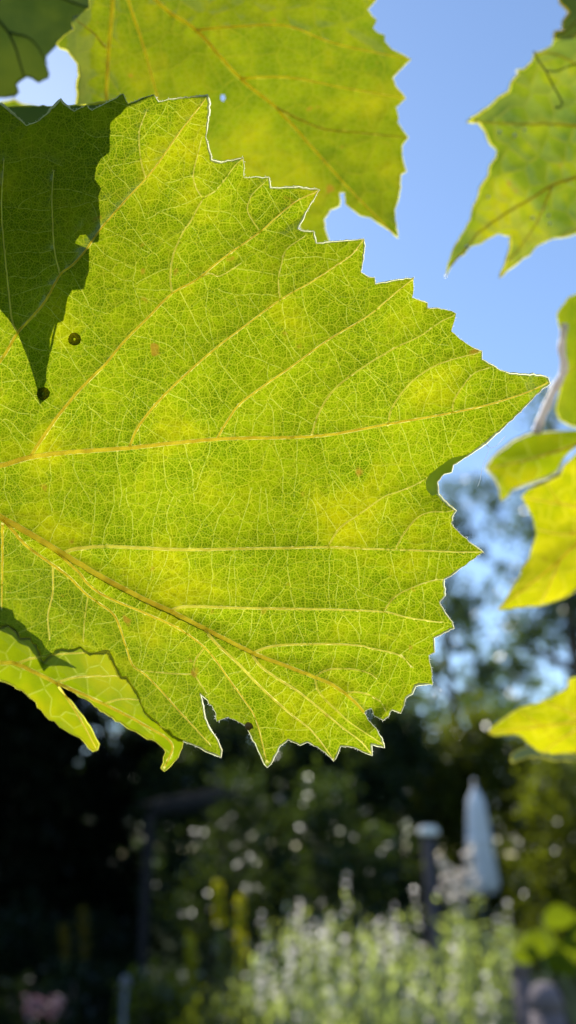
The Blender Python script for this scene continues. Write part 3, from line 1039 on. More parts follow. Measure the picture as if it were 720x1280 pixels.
# ================================================================== the vine leaves
# ---- main leaf ------------------------------------------------------------
UP = [(1, 129), (18, 143), (33, 157), (50, 150), (61, 140), (70, 130), (76, 124), (82, 131), (93, 139), (100, 135), (108, 131), (115, 138), (134, 128),
      (154, 117), (160, 130), (168, 127), (192, 118), (198, 127), (215, 124), (240, 121), (259, 119), (262, 130), (259, 155), (257, 172), (262, 190), (264, 200), (276, 203), (290, 201),
      (304, 197), (305, 212), (305, 222), (320, 221), (336, 222), (338, 235), (370, 234), (399, 237), (390, 252), (380, 270), (372, 286),
      (380, 289), (392, 289), (395, 304), (420, 302), (455, 299), (455, 315), (451, 340), (460, 346), (468, 347), (469, 355), (490, 351), (517, 347),
      (517, 360), (515, 372), (534, 379), (534, 385), (547, 385), (560, 388), (570, 392), (567, 404), (564, 414), (575, 424), (590, 434), (602, 439),
      (602, 449), (622, 461), (637, 467), (657, 468), (675, 469), (684, 472), (687, 479), (680, 484), (665, 499), (647, 517), (627, 536), (607, 554),
      (590, 566), (566, 581), (564, 590), (555, 592), (546, 602), (547, 617), (560, 631), (570, 638), (565, 646), (564, 654), (575, 667), (590, 680),
      (604, 690), (590, 700), (570, 714), (555, 724), (556, 744), (549, 752), (557, 767), (565, 777), (567, 785), (555, 790), (542, 797), (543, 815),
      (536, 819), (539, 835), (541, 856), (532, 855), (519, 857), (515, 867), (507, 872), (505, 882), (501, 891), (490, 887), (486, 895), (479, 900),
      (467, 894), (464, 885), (455, 890)]
LOW = [(460, 900), (470, 910), (477, 922), (480, 934), (472, 932), (464, 930), (465, 944), (455, 940), (442, 934), (426, 932), (421, 944), (417, 951),
       (410, 944), (400, 936), (384, 927), (375, 931), (360, 924), (350, 932), (341, 950), (334, 959), (327, 947), (321, 934), (314, 920), (307, 907), (296, 901),
       (285, 896), (271, 902), (270, 892), (265, 882), (256, 872), (250, 866), (254, 882), (256, 897), (262, 910), (272, 925), (277, 937), (276, 946),
       (267, 942), (252, 935), (237, 929), (222, 924), (208.8, 914.2), (192.8, 901.2), (180.8, 891.2), (173.8, 874.2), (165.8, 860.2), (157.8, 848.2), (150.8, 847.2), (145.8, 838.2), (139.8, 826.2), (133.8, 815.2), (122.8, 817.2), (111.8, 818.2), (100.8, 810.2), (90.8, 814.2), (75.8, 813.2), (61.8, 823.2), (54.8, 832.2), (46.8, 813.2), (37.8, 799.2), (24.8, 799.2), (18.8, 789.2), (10.8, 783.2), (0.8, 786.2), (-29.2, 792.2), (-80, 800), (-120, 770), (-130, 700), (-112, 640)]
LEFT = [(-104, 592), (-150, 575), (-190, 520), (-215, 440), (-200, 350), (-170, 290), (-140, 220), (-90, 180), (-60, 150), (-30, 155), (-15, 142)]
MIDRIB = [(-104, 592), (-60, 614), (0, 646), (37, 667), (75, 690), (125, 720), (180, 749), (215, 765), (260, 788), (320, 818), (357, 832), (392, 846), (412, 854), (430, 866), (443, 877), (455, 890)]
_mr = np.array(MIDRIB, float)


def main_depth(x, y):
    my = np.interp(x, _mr[:, 0], _mr[:, 1])
    below = np.maximum(0, y - my)
    above = np.maximum(0, my - y)
    fall = np.clip(1 - x / 430., .12, 1.5)
    k = below / 100.
    d = FOCUS + .0016 * np.sin(x / 130. + y / 170.) + .0010 * np.sin(y / 75. - x / 210.) + .0005 * np.sin(x / 38. + .7 * np.sin(y / 50.))
    # the lower half turns at the midrib and comes away from the lens on the left
    d = d + .020 * fall * np.minimum(k, 1.5) - .0031 * np.clip((470 - x) / 260., 0, 1) * (below / 26.) * np.exp(1 - below / 26.)
    d = d + .0018 * (1 - np.exp(-above / 30.)) - .0018
    # rolled rim by the sinus on the right, tip turning away
    d = d + .003 * np.exp(-((x - 545) ** 2 + (y - 598) ** 2) / 1000.) + .004 * np.exp(-((x - 690) ** 2 + (y - 475) ** 2) / 1800.)
    # folds running out into the teeth
    d = d + .0014 * np.exp(-((x - 372 + (y - 270) * 1.35) ** 2) / 160. - ((y - 262) ** 2) / 900.)
    d = d + .003 * np.exp(-((x - 462) ** 2 + (y - 885) ** 2) / 350.)
    return d


VA = [(-104, 592), (-50, 588), (0, 582), (37, 572), (80, 566), (160, 560), (270, 549), (360, 547), (415, 543), (475, 532), (515, 525), (560, 517), (610, 506), (660, 490), (685, 478)]
VB = [(38, 571), (45, 560), (55, 545), (75, 517), (100, 487), (130, 457), (155, 427), (185, 397), (215, 367), (245, 350), (280, 322), (325, 290), (345, 272), (370, 252), (397, 239)]
VB1 = [(215, 367), (213, 345), (217, 318), (228, 292), (240, 274), (254, 249), (272, 236), (293, 208), (303, 199)]
VB2 = [(254, 249), (244, 232), (242, 215), (248, 190), (252, 172)]
VB3 = [(325, 290), (310, 265), (312, 250), (318, 240), (333, 226)]
VB4 = [(245, 350), (262, 342), (275, 345), (300, 330)]
VC = [(-104, 592), (-60, 535), (0, 452), (10, 437), (22, 416), (54, 380), (75, 344), (92, 330), (110, 309), (125, 287), (137, 273), (160, 247), (180, 226), (197, 205), (225, 165), (257, 124)]
VC1 = [(75, 344), (68, 312), (66, 280), (65, 245), (67, 215)]
VC2 = [(22, 416), (15, 400), (10, 355), (4, 295), (2, 250), (5, 200)]
VC3 = [(182, 222), (177, 205), (174, 180), (175, 160), (183, 140)]
VD = [(162, 558), (172, 535), (195, 505), (230, 470), (270, 435), (300, 412), (350, 375), (390, 352), (420, 332), (440, 318), (454, 300)]
VD1 = [(350, 375), (348, 350), (352, 330), (358, 312), (380, 296)]
VE = [(272, 547), (285, 525), (300, 505), (330, 482), (362, 460), (410, 425), (460, 395), (490, 370), (516, 349)]
VF = [(390, 543), (397, 520), (415, 490), (445, 465), (490, 437), (525, 420), (550, 403), (568, 394)]
VG = [(485, 531), (490, 510), (510, 482), (535, 462), (560, 451), (601, 440)]
VH = [(566, 516), (567, 502), (577, 485), (592, 467), (610, 460)]
VI = [(80, 691), (90, 687), (105, 685), (135, 683), (225, 687), (300, 686), (360, 685), (410, 684), (460, 686), (520, 688), (570, 690), (601, 690)]
VI1 = [(494, 687), (505, 667), (522, 647), (539, 640), (555, 640), (568, 638)]
VI2 = [(410, 683), (425, 660), (450, 642), (480, 621), (497, 615), (517, 607), (533, 598)]
VJ = [(213, 764), (222, 760), (240, 758), (300, 760), (360, 761), (420, 762), (480, 765), (510, 772), (550, 778)]
VJ1 = [(479, 765), (495, 745), (522, 732), (540, 726), (554, 724)]
VK = [(316, 816), (335, 809), (360, 806), (410, 805), (450, 807), (462, 810), (499, 819), (513, 832)]
VL = [(394, 846), (405, 839), (420, 836), (445, 837), (462, 842), (470, 848)]
VN = [(430, 867), (445, 865), (462, 869), (475, 877), (480, 885)]
majors = [(MIDRIB, 8.5, 3.5, M_VEIN), (VA, 6.80, 1.28, M_VEIN), (VB, 3.91, 0.96, M_VEIN), (VC, 4.42, 0.96, M_VEIN), (VD, 3.06, 0.80, M_VEIN), (VE, 2.72, 0.80, M_VEIN), (VF, 2.21, 0.80, M_VEIN2),
          (VG, 2.04, 0.72, M_VEIN2), (VH, 1.70, 0.64, M_VEIN2), (VI, 4.25, 0.96, M_VEIN2), (VI1, 1.70, 0.72, M_VEIN2), (VI2, 1.87, 0.72, M_VEIN2), (VJ, 3.40, 0.88, M_VEIN2),
          (VJ1, 1.70, 0.72, M_VEIN2), (VK, 2.89, 0.88, M_VEIN2), (VL, 2.21, 0.80, M_VEIN2), (VN, 2.04, 0.80, M_VEIN2), (VB1, 2.04, 0.72, M_VEIN2), (VB2, 1.36, 0.56, M_VEIN2),
          (VB3, 1.36, 0.56, M_VEIN2), (VB4, 1.27, 0.56, M_VEIN2), (VC1, 1.70, 0.72, M_VEIN2), (VC2, 2.04, 0.72, M_VEIN2), (VC3, 1.44, 0.56, M_VEIN2), (VD1, 1.44, 0.56, M_VEIN2)]
lows = [([(4, 649), (20, 668), (35, 684), (60, 702), (85, 720), (107, 742), (125, 755), (142, 768), (150, 785), (157, 807), (166, 832), (180, 842), (200, 862), (225, 890), (262, 930)], 4.0, 1.0, M_VEIN),
        ([(70, 688), (88, 706), (100, 717), (112, 732), (135, 747), (180, 766), (220, 784), (252, 806), (270, 826), (287, 850), (305, 875), (320, 900), (333, 950)], 3.4, 1.0, M_VEIN),
        ([(256, 787), (270, 804), (285, 818), (300, 832), (320, 853), (340, 872), (365, 894), (390, 914), (416, 948)], 3.4, 1.0, M_VEIN2),
        ([(314, 816), (325, 832), (345, 847), (372, 864), (395, 882), (425, 907), (450, 926), (464, 942)], 2.8, 1.0, M_VEIN2),
        ([(394, 849), (397, 862), (407, 875), (425, 892), (440, 905), (478, 930)], 2.2, .9, M_VEIN2),
        ([(255, 810), (244, 826), (243, 842), (258, 866)], 2.0, .9, M_VEIN2),
        ([(66, 708), (66, 740), (60, 770), (62, 800)], 2.4, 1., M_VEIN2), ([(110, 746), (106, 772), (104, 800)], 2.0, .8, M_VEIN2),
        ([(3, 655), (3, 700), (2, 760)], 3.4, 1.4, M_VEIN), ([(166, 832), (180, 838), (215, 842), (243, 843)], 1.7, .8, M_VEIN2)]

msheet = Sheet(main_depth, [v[0] for v in majors + lows], .0010, 15.)
base = at(-104, 592, FOCUS)
ML = thing('grape_leaf', 'largest leaf filling the picture, sharp and backlit, with a fine net of pale veins', 'leaf', tuple(base), GRP)
OUT = UP + LOW + LEFT
# connecting veins: cells stretched across the space between side veins
allv_fine = [smooth_line(v[0], 4) for v in majors + lows]
def ladder(poly, step=24., link=28.):
    """cross veins: rungs that leave every side vein at about a right angle and wander to the next one, tied by short links"""
    H = {}
    G = 6.

    def put(p, tag):
        H.setdefault((int(p[0] // G), int(p[1] // G)), []).append((p[0], p[1], tag))

    def near(p, r, skip):
        gi, gj = int(p[0] // G), int(p[1] // G)
        best = None; bd = r * r
        for i in (-1, 0, 1):
            for j in (-1, 0, 1):
                for q in H.get((gi + i, gj + j), ()):
                    if q[2] in skip:
                        continue
                    d = (q[0] - p[0]) ** 2 + (q[1] - p[1]) ** 2
                    if d < bd:
                        bd = d; best = q
        return best

    starts = []
    for k, l in enumerate(allv_fine):
        acc = random.uniform(0, step); 
        for a, b in zip(l[:-1], l[1:]):
            seg = np.linalg.norm(b - a)
            n = max(1, int(seg / 2))
            for m in range(n):
                put(a + (b - a) * m / n, ('v', k))
            acc += seg
            if acc > step:
                acc = random.uniform(-.25, .25) * step
                t = (b - a) / (seg + 1e-9)
                for sg in (1, -1):
                    starts.append((np.array(a), t, sg, k))
    mx, my = np.meshgrid(np.arange(-300, 800, 2.), np.arange(0, 1100, 2.))
    mask = in_poly(mx.ravel(), my.ravel(), poly).reshape(mx.shape)
    out = []; rid = 0

    def march(p, d, own, rid, maxlen, wander=.10, grow=5):
        pts = [p.copy()]
        ang = math.atan2(d[1], d[0]); a0 = ang
        L = 0
        while L < maxlen:
            ang += random.gauss(0, wander) + .06 * (a0 - ang)
            p = p + 2. * np.array([math.cos(ang), math.sin(ang)])
            L += 2
            if not mask[int(p[1] / 2), int((p[0] + 300) / 2)]:
                break
            q = near(p, 3.6, {own, ('r', rid)} if L < 9 else {('r', rid)})
            pts.append(p.copy())
            if q is not None and L > grow:
                pts[-1] = np.array(q[:2]); break
        for q in pts:
            put(q, ('r', rid))
        return np.array(pts), L

    random.shuffle(starts)
    rungs = []
    for p, t, sg, k in starts:
        if p[0] < -110 or p[0] > 700:
            continue
        # rungs lean a little along the side vein they leave
        a = math.atan2(t[1], t[0]) + sg * (math.pi / 2 + random.gauss(-.10, .16))
        d = np.array([math.cos(a), math.sin(a)])
        if near(p + d * 6, 6., {('v', k)}) is not None:
            continue
        pts, L = march(p, d, ('v', k), rid, 75)
        if L > 10:
            out.append((pts, .70)); rungs.append((pts, rid))
        rid += 1
    for gen in range(2):
        new = []
        for pts, r0 in rungs:
            n = len(pts)
            i = int(random.uniform(.4, 1.2) * link / 2)
            while i < n - 3:
                t = pts[min(n - 1, i + 1)] - pts[i - 1]
                for sg in (1, -1):
                    if random.random() < .72:
                        a = math.atan2(t[1], t[0]) + sg * (math.pi / 2 + random.gauss(0, .3))
                        d = np.array([math.cos(a), math.sin(a)])
                        if near(pts[i] + d * 6, 5., {('r', r0)}) is None:
                            q, L = march(pts[i].copy(), d, ('r', r0), rid, 46, .16)
                            if L > 7:
                                out.append((q, .22)); new.append((q, rid))
                            rid += 1
                i += int(random.uniform(.6, 1.2) * link / 2)
        rungs = new
    return out


POLY = np.array(OUT, float)
RUNGS = ladder(POLY)
E1 = np.array([(p[a], p[min(len(p) - 1, a + 3)]) for p, v in RUNGS for a in range(0, len(p) - 1, 3)])
msheet.fine = E1; msheet.fq = .0003
_, mo = blade(ML, msheet, OUT, M_MAIN, 5.0, jit=.4, step=4., ribs=[v[:3] for v in majors + lows], net=[(p[::2] if len(p) > 4 else p, v) for p, v in RUNGS], netw=.55)
rim_part(ML, msheet, mo, 2.5, M_RIM)
roll = Sheet(lambda x, y: main_depth(x, y) - .0005, msheet.veins, .0010, 15.)
blade(ML, roll, [(588, 567), (566, 581), (564, 590), (555, 592), (546, 602), (547, 617), (540, 620), (533, 612), (532, 602), (537, 593), (548, 584), (566, 572)], M_ROLL, 5., name='rolled_edge')
for v in majors + lows:
    vein_part(ML, msheet, v[0], v[1], v[2], v[3], 5)
# short hairs along the edge
hb = []
for i in range(len(mo) - 1):
    a = mo[i]; b = mo[i + 1]
    if a[0] < -20: continue
    tdir = (b - a) / (np.linalg.norm(b - a) + 1e-9)
    nrm = np.array([tdir[1], -tdir[0]])
    for k in range(1):
        p0 = a + (b - a) * random.random()
        hb.append((p0, p0 + (nrm * random.uniform(.8, 2.6) + tdir * random.uniform(-2, 2))))
net_part(ML, msheet, np.array(hb), .35, 'hair', 1, 0, .0, M_HAIR)
# dark discs added in place of drop shadows, and a small brown gall
def ring_shadow(px, py, r):
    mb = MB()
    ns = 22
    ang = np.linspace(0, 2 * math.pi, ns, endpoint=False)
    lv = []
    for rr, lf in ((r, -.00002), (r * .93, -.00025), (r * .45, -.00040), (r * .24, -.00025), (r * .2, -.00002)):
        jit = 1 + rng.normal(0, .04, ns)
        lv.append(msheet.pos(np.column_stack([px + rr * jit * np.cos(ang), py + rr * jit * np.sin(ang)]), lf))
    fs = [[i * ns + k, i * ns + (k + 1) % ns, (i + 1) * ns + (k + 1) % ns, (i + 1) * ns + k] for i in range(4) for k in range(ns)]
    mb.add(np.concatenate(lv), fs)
    mb.build('drop_shadow', M_DROP_SHADOW, ML)
ring_shadow(93, 424, 8.2); ring_shadow(54, 492, 8.2)
g0 = msheet.pos(np.array([[311., 907.]]))[0]
mb = MB()
mb.lathe([(.0001, -.0009), (.0006, -.0006), (.0009, 0), (.0007, .0005), (.0001, .0009)], tuple(g0 - CF * .0003), 12); mb.build('gall', M_GALL, ML)
petiole(ML, [at(-104, 592, FOCUS - .0005), at(-190, 640, FOCUS + .006), at(-330, 610, FOCUS + .02), at(-480, 480, .20)], [.0011, .0010, .0011, .0013], M_PINK)

# ---- leaves that throw their shadow on it, between it and the sun ------------
Sc = np.array(SDIR)
sun_px = (360 + FPX * Sc.dot(CR) / Sc.dot(CF), 640 - FPX * Sc.dot(CU) / Sc.dot(CF))


def toward_sun(pts, depth, L):
    """outline, seen from the camera, of what stands L metres up the sun ray from points on the big leaf"""
    pts = np.array(pts, float)
    P = at(pts[:, 0], pts[:, 1], depth) + Sc * L
    q = P - CP
    dd = q @ CF
    return np.column_stack([360 + FPX * (q @ CR) / dd, 640 - FPX * (q @ CU) / dd]), dd


def shade_leaf(label, shadow, L, d0):
    o, dd = toward_sun(shadow, d0, L)
    dm = dd.mean()
    cx, cy = o.mean(0)
    veins = [([(o[:, 0].min() + 5, o[:, 1].min() + 20), (cx, cy), tuple(o[np.argmax(o[:, 1])])], 6, 1.5)]
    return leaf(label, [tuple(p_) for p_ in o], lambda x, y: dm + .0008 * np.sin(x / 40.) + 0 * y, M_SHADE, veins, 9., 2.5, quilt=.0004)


SH1 = [(-60, 142), (-20, 136), (1, 129), (40, 128), (76, 128), (120, 126), (155, 121), (162, 130), (146, 145), (139, 152), (138, 190), (128, 198), (121, 210), (119, 225), (128, 237), (124, 246),
       (126, 268), (123, 302), (116, 303), (112, 298), (108, 293), (100, 294), (94, 300), (93, 306), (103, 310), (110, 312), (109, 338), (104, 360), (90, 362), (84, 372), (79, 400), (68, 405), (62, 425), (57, 470),
       (54, 500), (50, 506), (45, 478), (36, 450), (24, 418), (12, 400), (0, 385), (-40, 330), (-80, 270), (-80, 190)]
shade_leaf('dark leaf behind the big leaf, throwing a pointed shadow on it', SH1, .022, FOCUS)
SH2 = [(-40, 730), (0, 738), (15, 738), (17, 752), (30, 760), (33, 768), (50, 778), (53, 788), (65, 797), (92, 806), (75, 811), (60, 821), (54, 828), (46, 811), (36, 797), (24, 797), (15, 787), (0, 786), (-40, 792)]
shade_leaf('small dark leaf hidden behind the folded lower half of the big leaf', SH2, .020, FOCUS + .025)

# ---- front leaf at lower left ------------------------------------------------
FRONT = [(-70, 800), (-30, 790), (0, 784), (10, 781), (20, 787), (25, 797), (38, 797), (47, 811), (54, 827), (60, 820), (75, 811), (90, 812), (100, 808), (112, 816), (122, 815), (136, 813), (142, 825), (148, 838),
         (152, 846), (158, 846), (167, 860), (175, 875), (181, 890), (192, 900), (206, 912), (216, 920), (228, 925), (227, 935), (222, 947), (214, 956), (205, 964), (201, 960), (204, 947), (207, 940), (199, 931),
         (180, 921), (155, 906), (130, 890), (105, 873), (80, 857), (71, 857), (80, 868), (92, 880), (105, 897), (117, 917), (124, 930), (122, 937), (116, 939), (110, 934), (100, 922), (87, 916), (75, 909), (57, 895), (42, 875), (25, 862), (7, 852),
         (-20, 840), (-70, 835)]
FR_V = [([(-70, 815), (0, 828), (20, 830), (70, 853), (130, 880), (180, 906), (215, 930), (206, 958)], 6, 2, M_VEIN), ([(20, 830), (40, 823), (70, 818), (105, 816), (135, 815)], 3, 1, M_VEIN2),
        ([(70, 853), (100, 846), (150, 845)], 3, 1, M_VEIN2), ([(70, 853), (95, 890), (120, 935)], 3, 1, M_VEIN), ([(130, 880), (150, 874), (174, 875)], 2.5, 1, M_VEIN2)]
_fr = np.array(FR_V[0][0], float)


def front_depth(x, y):
    """lies against the sun side of the folded half and carries on beyond its edge"""
    return main_depth(x, y) + .0003


FRONT = [((x + .3, y - .3) if 2 <= i <= 34 else (x, y)) for i, (x, y) in enumerate(FRONT)]
leaf('bright yellow green leaf with a hooked tip at lower left', FRONT,
     lambda x, y: front_depth(x, y), M_FRONT, FR_V, 6., 1.8, M_RIMG, .0006, net=24, jit=.9)

# ---- upper leaf ------------------------------------------------------------
UPPER = [(120, -90), (220, -160), (330, -140), (420, -90), (480, -30), (469, 1), (459, 12), (465, 20), (471, 25), (466, 35), (472, 41), (481, 44), (481, 52), (490, 62), (500, 67), (514, 74), (503, 84), (490, 97), (494, 108), (507, 123),
         (495, 134), (498, 148), (497, 153), (510, 172), (502, 182), (503, 200), (507, 214), (500, 218), (500, 235), (497, 250), (493, 262), (495, 280), (497, 297), (488, 288), (475, 280), (463, 272), (450, 269), (438, 260),
         (432, 255), (431, 240), (424, 241), (424, 257), (412, 262), (404, 275), (407, 290), (412, 304), (398, 306), (384, 294), (372, 280), (376, 262), (384, 246), (368, 240), (332, 240), (300, 224), (285, 208), (262, 205), (254, 180), (255, 128), (200, 134), (150, 132), (115, 146), (93, 143), (97, 120), (96, 110), (99, 95), (97, 80), (92, 73),
         (85, 63), (75, 60), (71, 55), (80, 45), (93, 37), (90, 30), (91, 20), (100, 17), (112, 10), (112, -40)]
UP_V = [([(140, -90), (141, 0), (136, 60), (133, 120), (133, 135)], 7, 4, M_VEIN), ([(140, -90), (150, -30), (160, 0), (180, 60), (195, 115), (199, 130)], 5, 2.5, M_VEIN), ([(140, -90), (195, 0), (245, 38), (300, 98), (345, 135), (395, 190), (440, 240), (490, 290)], 6, 2, M_VEIN),
        ([(245, 38), (300, 33), (360, 33), (420, 55), (510, 74)], 3.4, 1.4, M_VEIN), ([(300, 98), (360, 97), (430, 110), (505, 123)], 3, 1.2, M_VEIN), ([(345, 135), (400, 160), (440, 165), (508, 172)], 2.6, 1.2, M_VEINO), ([(140, -90), (230, -60), (330, -20), (470, 0)], 5, 1.5, M_VEIN), ([(133, 60), (115, 40), (95, 25)], 2.4, 1.2, M_VEINO)]
hole = [(276, 119), (280, 118), (282, 123), (279, 127), (276, 125)]
leaf('broad olive green leaf at the top, with a tiny hole in it', UPPER,
     lambda x, y: .222 + .00003 * (x - 300) + .0025 * np.sin(x / 70. + y / 90.) + .0015 * np.sin(y / 40. - x / 120.) - .006 * np.exp(-((x - 120) ** 2) / 900.), M_UPPER, UP_V, 8., 2.6, M_RIMG, .0007, [hole], net=30, fq=.0005)

# ---- dark leaf at top left, its shade put into the colour -------------------------------
TOPL = [(-150, -60), (-60, -130), (40, -120), (110, -60), (122, -10), (116, 12), (108, 18), (96, 21), (90, 30), (92, 38), (78, 50), (66, 62), (58, 70), (57, 78), (61, 92), (60, 97), (48, 103), (40, 97), (33, 95), (25, 100), (20, 105), (23, 115), (18, 120), (-10, 122), (-60, 130), (-140, 90)]
TL_V = [([(-100, -60), (-40, -10), (10, 40), (30, 95)], 6, 2), ([(-100, -60), (0, -40), (60, -10), (110, 10)], 6, 2), ([(-100, -60), (-90, 20), (-50, 110)], 6, 2), ([(10, 40), (40, 50), (60, 80)], 3, 1)]
leaf('leaf darkened in colour as if shaded, in the top left corner', TOPL, lambda x, y: .250 + .003 * np.sin(x / 60.) + 0 * y, M_TOP, TL_V, 10., 2., M_TOP, quilt=.001, vmat=M_TOP)
leaf('small yellow green leaf peeping over the top left edge of the big leaf', [(-40, 140), (-5, 131), (18, 125), (28, 131), (40, 133), (60, 138), (80, 150), (60, 175), (10, 180), (-40, 170)],
     lambda x, y: .27 + 0 * x, M_RIGHT, [([(-40, 150), (10, 150), (70, 152)], 4, 1)], 8., 3.)

# ---- right hand leaves --------------------------------------------------------
RIGHT1 = [(720, 46), (706, 47), (692, 50), (690, 57), (675, 65), (668, 66), (665, 77), (655, 87), (646, 88), (648, 93), (639, 103), (636, 115), (622, 123), (610, 135), (595, 145), (584, 152), (598, 152), (606, 163), (613, 180), (621, 188), (620, 197),
          (612, 208), (611, 218), (600, 235), (598, 245), (590, 263), (588, 275), (578, 292), (567, 310), (560, 330), (557, 347), (563, 334), (570, 323), (580, 318), (588, 308), (600, 305), (610, 298), (622, 292), (638, 295), (637, 312), (632, 330), (624, 347),
          (636, 335), (650, 325), (663, 317), (670, 308), (690, 298), (705, 296), (722, 291), (780, 290), (840, 240), (850, 150), (800, 70), (760, 40)]
R1V = [([(830, 180), (760, 205), (720, 222), (690, 232), (665, 248), (640, 262), (600, 290), (562, 335)], 6, 1.6), ([(830, 180), (760, 162), (700, 156), (640, 155), (590, 152)], 5, 1.4), ([(830, 180), (760, 110), (700, 70), (670, 67)], 5, 1.4), ([(690, 232), (670, 280), (630, 335)], 3, 1.2), ([(830, 180), (780, 250), (700, 296)], 4, 1.2)]
r1, r1s, _ = leaf('mottled green leaf with two long drooping points at upper right', RIGHT1,
     lambda x, y: .262 + .00010 * (x - 640) + .003 * np.sin((x * .45 + y) / 48.) - .010 * np.exp(-((y - 345) ** 2) / 2500.), M_RIGHT, R1V, 7., 2.8, M_RIMG, .0009, net=27, fq=.0008)
for (px, py, rr) in [(624, 166, 2.4), (643, 170, 2.6), (655, 163, 2.2), (665, 273, 2.2), (685, 270, 2.4), (687, 280, 2.4), (583, 309, 2.8), (610, 247, 1.8)]:
    c = r1s.pos(np.array([[px, py]], float))[0]
    rad = rr / FPX * .26
    mb = MB(); mb.lathe([(rad * .1, -rad), (rad * .8, -rad * .6), (rad, 0), (rad * .8, rad * .6), (rad * .1, rad)], tuple(c - CF * rad * .6), 10); mb.build('glint_bead', M_HAIR, r1)  # white beads standing in for glints of light on the leaf
# dark strands modelled in place of a thin shadow cast on that leaf
t = thing('tendril_shadow', 'thin curled dark strand standing for a shadow on the mottled upper right leaf', 'tendril_shadow', tuple(at(668, 66, .255)))
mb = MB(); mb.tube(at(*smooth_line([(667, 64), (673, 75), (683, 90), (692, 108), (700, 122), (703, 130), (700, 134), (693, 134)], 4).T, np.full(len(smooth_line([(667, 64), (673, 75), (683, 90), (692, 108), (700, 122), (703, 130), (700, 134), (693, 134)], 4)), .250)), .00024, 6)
mb.build('coil', M_TENDRIL_SHADOW, t)
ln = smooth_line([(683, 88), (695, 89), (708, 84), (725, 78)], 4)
mb = MB(); mb.tube(at(ln[:, 0], ln[:, 1], np.full(len(ln), .250)), .0002, 6); mb.build('side_coil', M_TENDRIL_SHADOW, t)
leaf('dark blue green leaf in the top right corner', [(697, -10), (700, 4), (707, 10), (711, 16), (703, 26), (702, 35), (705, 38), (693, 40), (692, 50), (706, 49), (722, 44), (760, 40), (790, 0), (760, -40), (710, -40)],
     lambda x, y: .275 + 0 * x, M_TOP, [([(780, -20), (740, 10), (700, 45)], 4, 1)], 8., 3., M_VEINO)

leaf('dull green leaf at the right edge above the pink shoot', [(722, 367), (712, 371), (702, 383), (696, 393), (699, 407), (702, 422), (704, 440), (705, 460), (702, 480), (697, 500), (695, 512), (700, 525), (712, 531), (740, 535), (790, 500), (800, 420), (770, 360)],
     lambda x, y: .285 + .0001 * (y - 450) + 0.003 * np.sin(x / 14.), M_UPPER, [([(790, 430), (740, 445), (705, 470)], 4, 1)], 7., 3., quilt=.001)
leaf('curled green leaf with a pale crinkled tip, under the pink shoot', [(607, 585), (615, 572), (627, 562), (645, 549), (665, 541), (680, 540), (722, 538), (780, 530), (790, 560), (722, 556), (705, 572), (695, 590), (685, 596), (657, 606), (640, 612), (632, 623), (626, 626), (624, 610), (617, 596)],
     lambda x, y: .282 + .003 * np.sin((x + y * 1.5 - 1400) / 38.), M_FRONT, [([(780, 540), (720, 556), (670, 572), (610, 586)], 4, 1)], 6., 3.2, M_RIM, .001, net=26)
leaf('bright golden yellow leaf hanging at the right edge below the curled green leaf', [(652, 620), (660, 612), (680, 605), (700, 595), (705, 582), (722, 566), (790, 540), (830, 620), (800, 720), (722, 735), (705, 747), (675, 757), (650, 759), (622, 763), (635, 745), (647, 725), (652, 712), (662, 697), (665, 685), (671, 667), (667, 650), (662, 640)],
     lambda x, y: .290 + .003 * np.sin(y / 26. + x / 50.), M_GOLD, [([(820, 600), (760, 640), (700, 700), (626, 760)], 5, 1.4, M_VEIN), ([(760, 640), (700, 630), (655, 622)], 4, 1, M_VEIN), ([(735, 665), (700, 668), (672, 662)], 2.6, 1, M_VEIN), ([(700, 700), (690, 725), (678, 752)], 2.6, 1, M_VEIN), ([(700, 630), (690, 615), (684, 605)], 2, 1, M_VEIN)], 8., 2.2, M_RIMG, .0014, net=24)
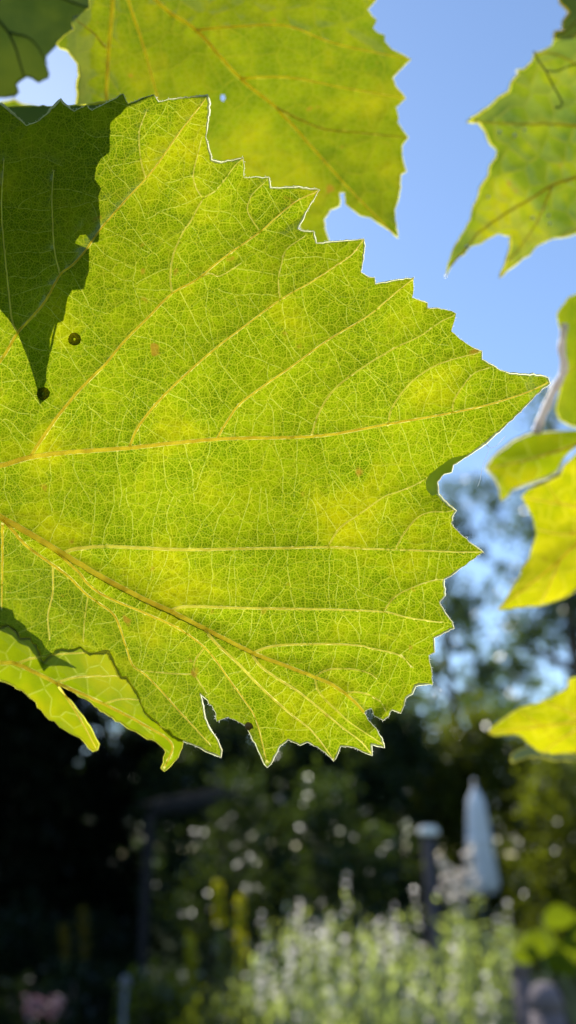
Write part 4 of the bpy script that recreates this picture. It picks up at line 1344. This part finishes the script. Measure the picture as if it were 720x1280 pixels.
leaf('golden yellow leaf pointing left at the right edge, lowest of the yellow ones', [(722, 846), (711, 849), (710, 859), (690, 872), (670, 880), (650, 885), (635, 895), (615, 910), (610, 916), (620, 919), (640, 917), (652, 920), (660, 929), (675, 940), (690, 943), (722, 940), (790, 950), (830, 890), (790, 830)],
     lambda x, y: .300 + .002 * np.sin(x / 28.) + 0 * y, M_GOLD, [([(820, 890), (740, 900), (680, 908), (612, 915)], 5, 1.4, M_VEIN), ([(740, 900), (700, 925), (680, 940)], 3, 1, M_VEIN), ([(725, 900), (700, 885), (680, 878)], 2.6, 1, M_VEIN), ([(680, 908), (662, 898), (650, 888)], 2.2, 1, M_VEIN)], 8., 2.2, M_RIMG, .0014, net=24)
M_SHEEN = blade_mat('leaf_blade_painted_sheen', (.2, .24, .02), (.25, .28, .03), (.2, .2, .02), (.25, .25, .02), netc=0, spots=False, reflect=(.62, .54, .52), fac=.2, gloss=.2)  # pinkish white diffuse colour paints the sunlit sheen of a dull green blade
leaf('leaf edge coloured pale pink for its sheen under the lowest yellow leaf', [(638, 950), (640, 943), (650, 936), (662, 932), (672, 932), (680, 938), (700, 942), (722, 944), (722, 950), (690, 950), (676, 946), (660, 946), (648, 950), (642, 953)],
     lambda x, y: .315 + .0008 * (y - 932), M_SHEEN, (), 5., 2.)

# pink shoot
t = thing('vine_shoot', 'pinkish white vine shoot at right between the dull green leaf and the curled leaf', 'shoot', tuple(at(673, 538, .283)), None)
ln = smooth_line([(706, 405), (703, 425), (702, 438), (705, 455), (703, 468), (693, 487), (685, 505), (677, 522), (672, 538)], 4)
mb = MB(); mb.tube(at(ln[:, 0], ln[:, 1], np.full(len(ln), .280)), np.interp(np.arange(len(ln)), [0, len(ln) - 1], [.0012, .0015]) * (1 + .12 * np.sin(np.arange(len(ln)) * 1.1)), 10)
mb.build('stem', M_PINK, t)
mb = MB(); c = at(672, 537, .280); mb.lathe([(.0004, -.0018), (.0016, -.001), (.0019, 0), (.0014, .0012), (.0004, .0018)], tuple(c), 12); mb.build('node', M_PINK, t)

# spider thread under the big leaf's tip
t = thing('spider_thread', 'broken spider silk hanging under the right tip of the big leaf', 'spider silk', tuple(at(607, 555, FOCUS)))
for pts in ([(607, 554), (613, 560), (620, 558), (632, 545)], [(608, 556), (611, 562), (604, 580), (600, 600), (597, 608)]):
    ln = smooth_line(pts, 4)
    mb = MB(); mb.tube(at(ln[:, 0], ln[:, 1], np.full(len(ln), FOCUS + .001)), .00005, 4); mb.build('thread', M_SILK, t)
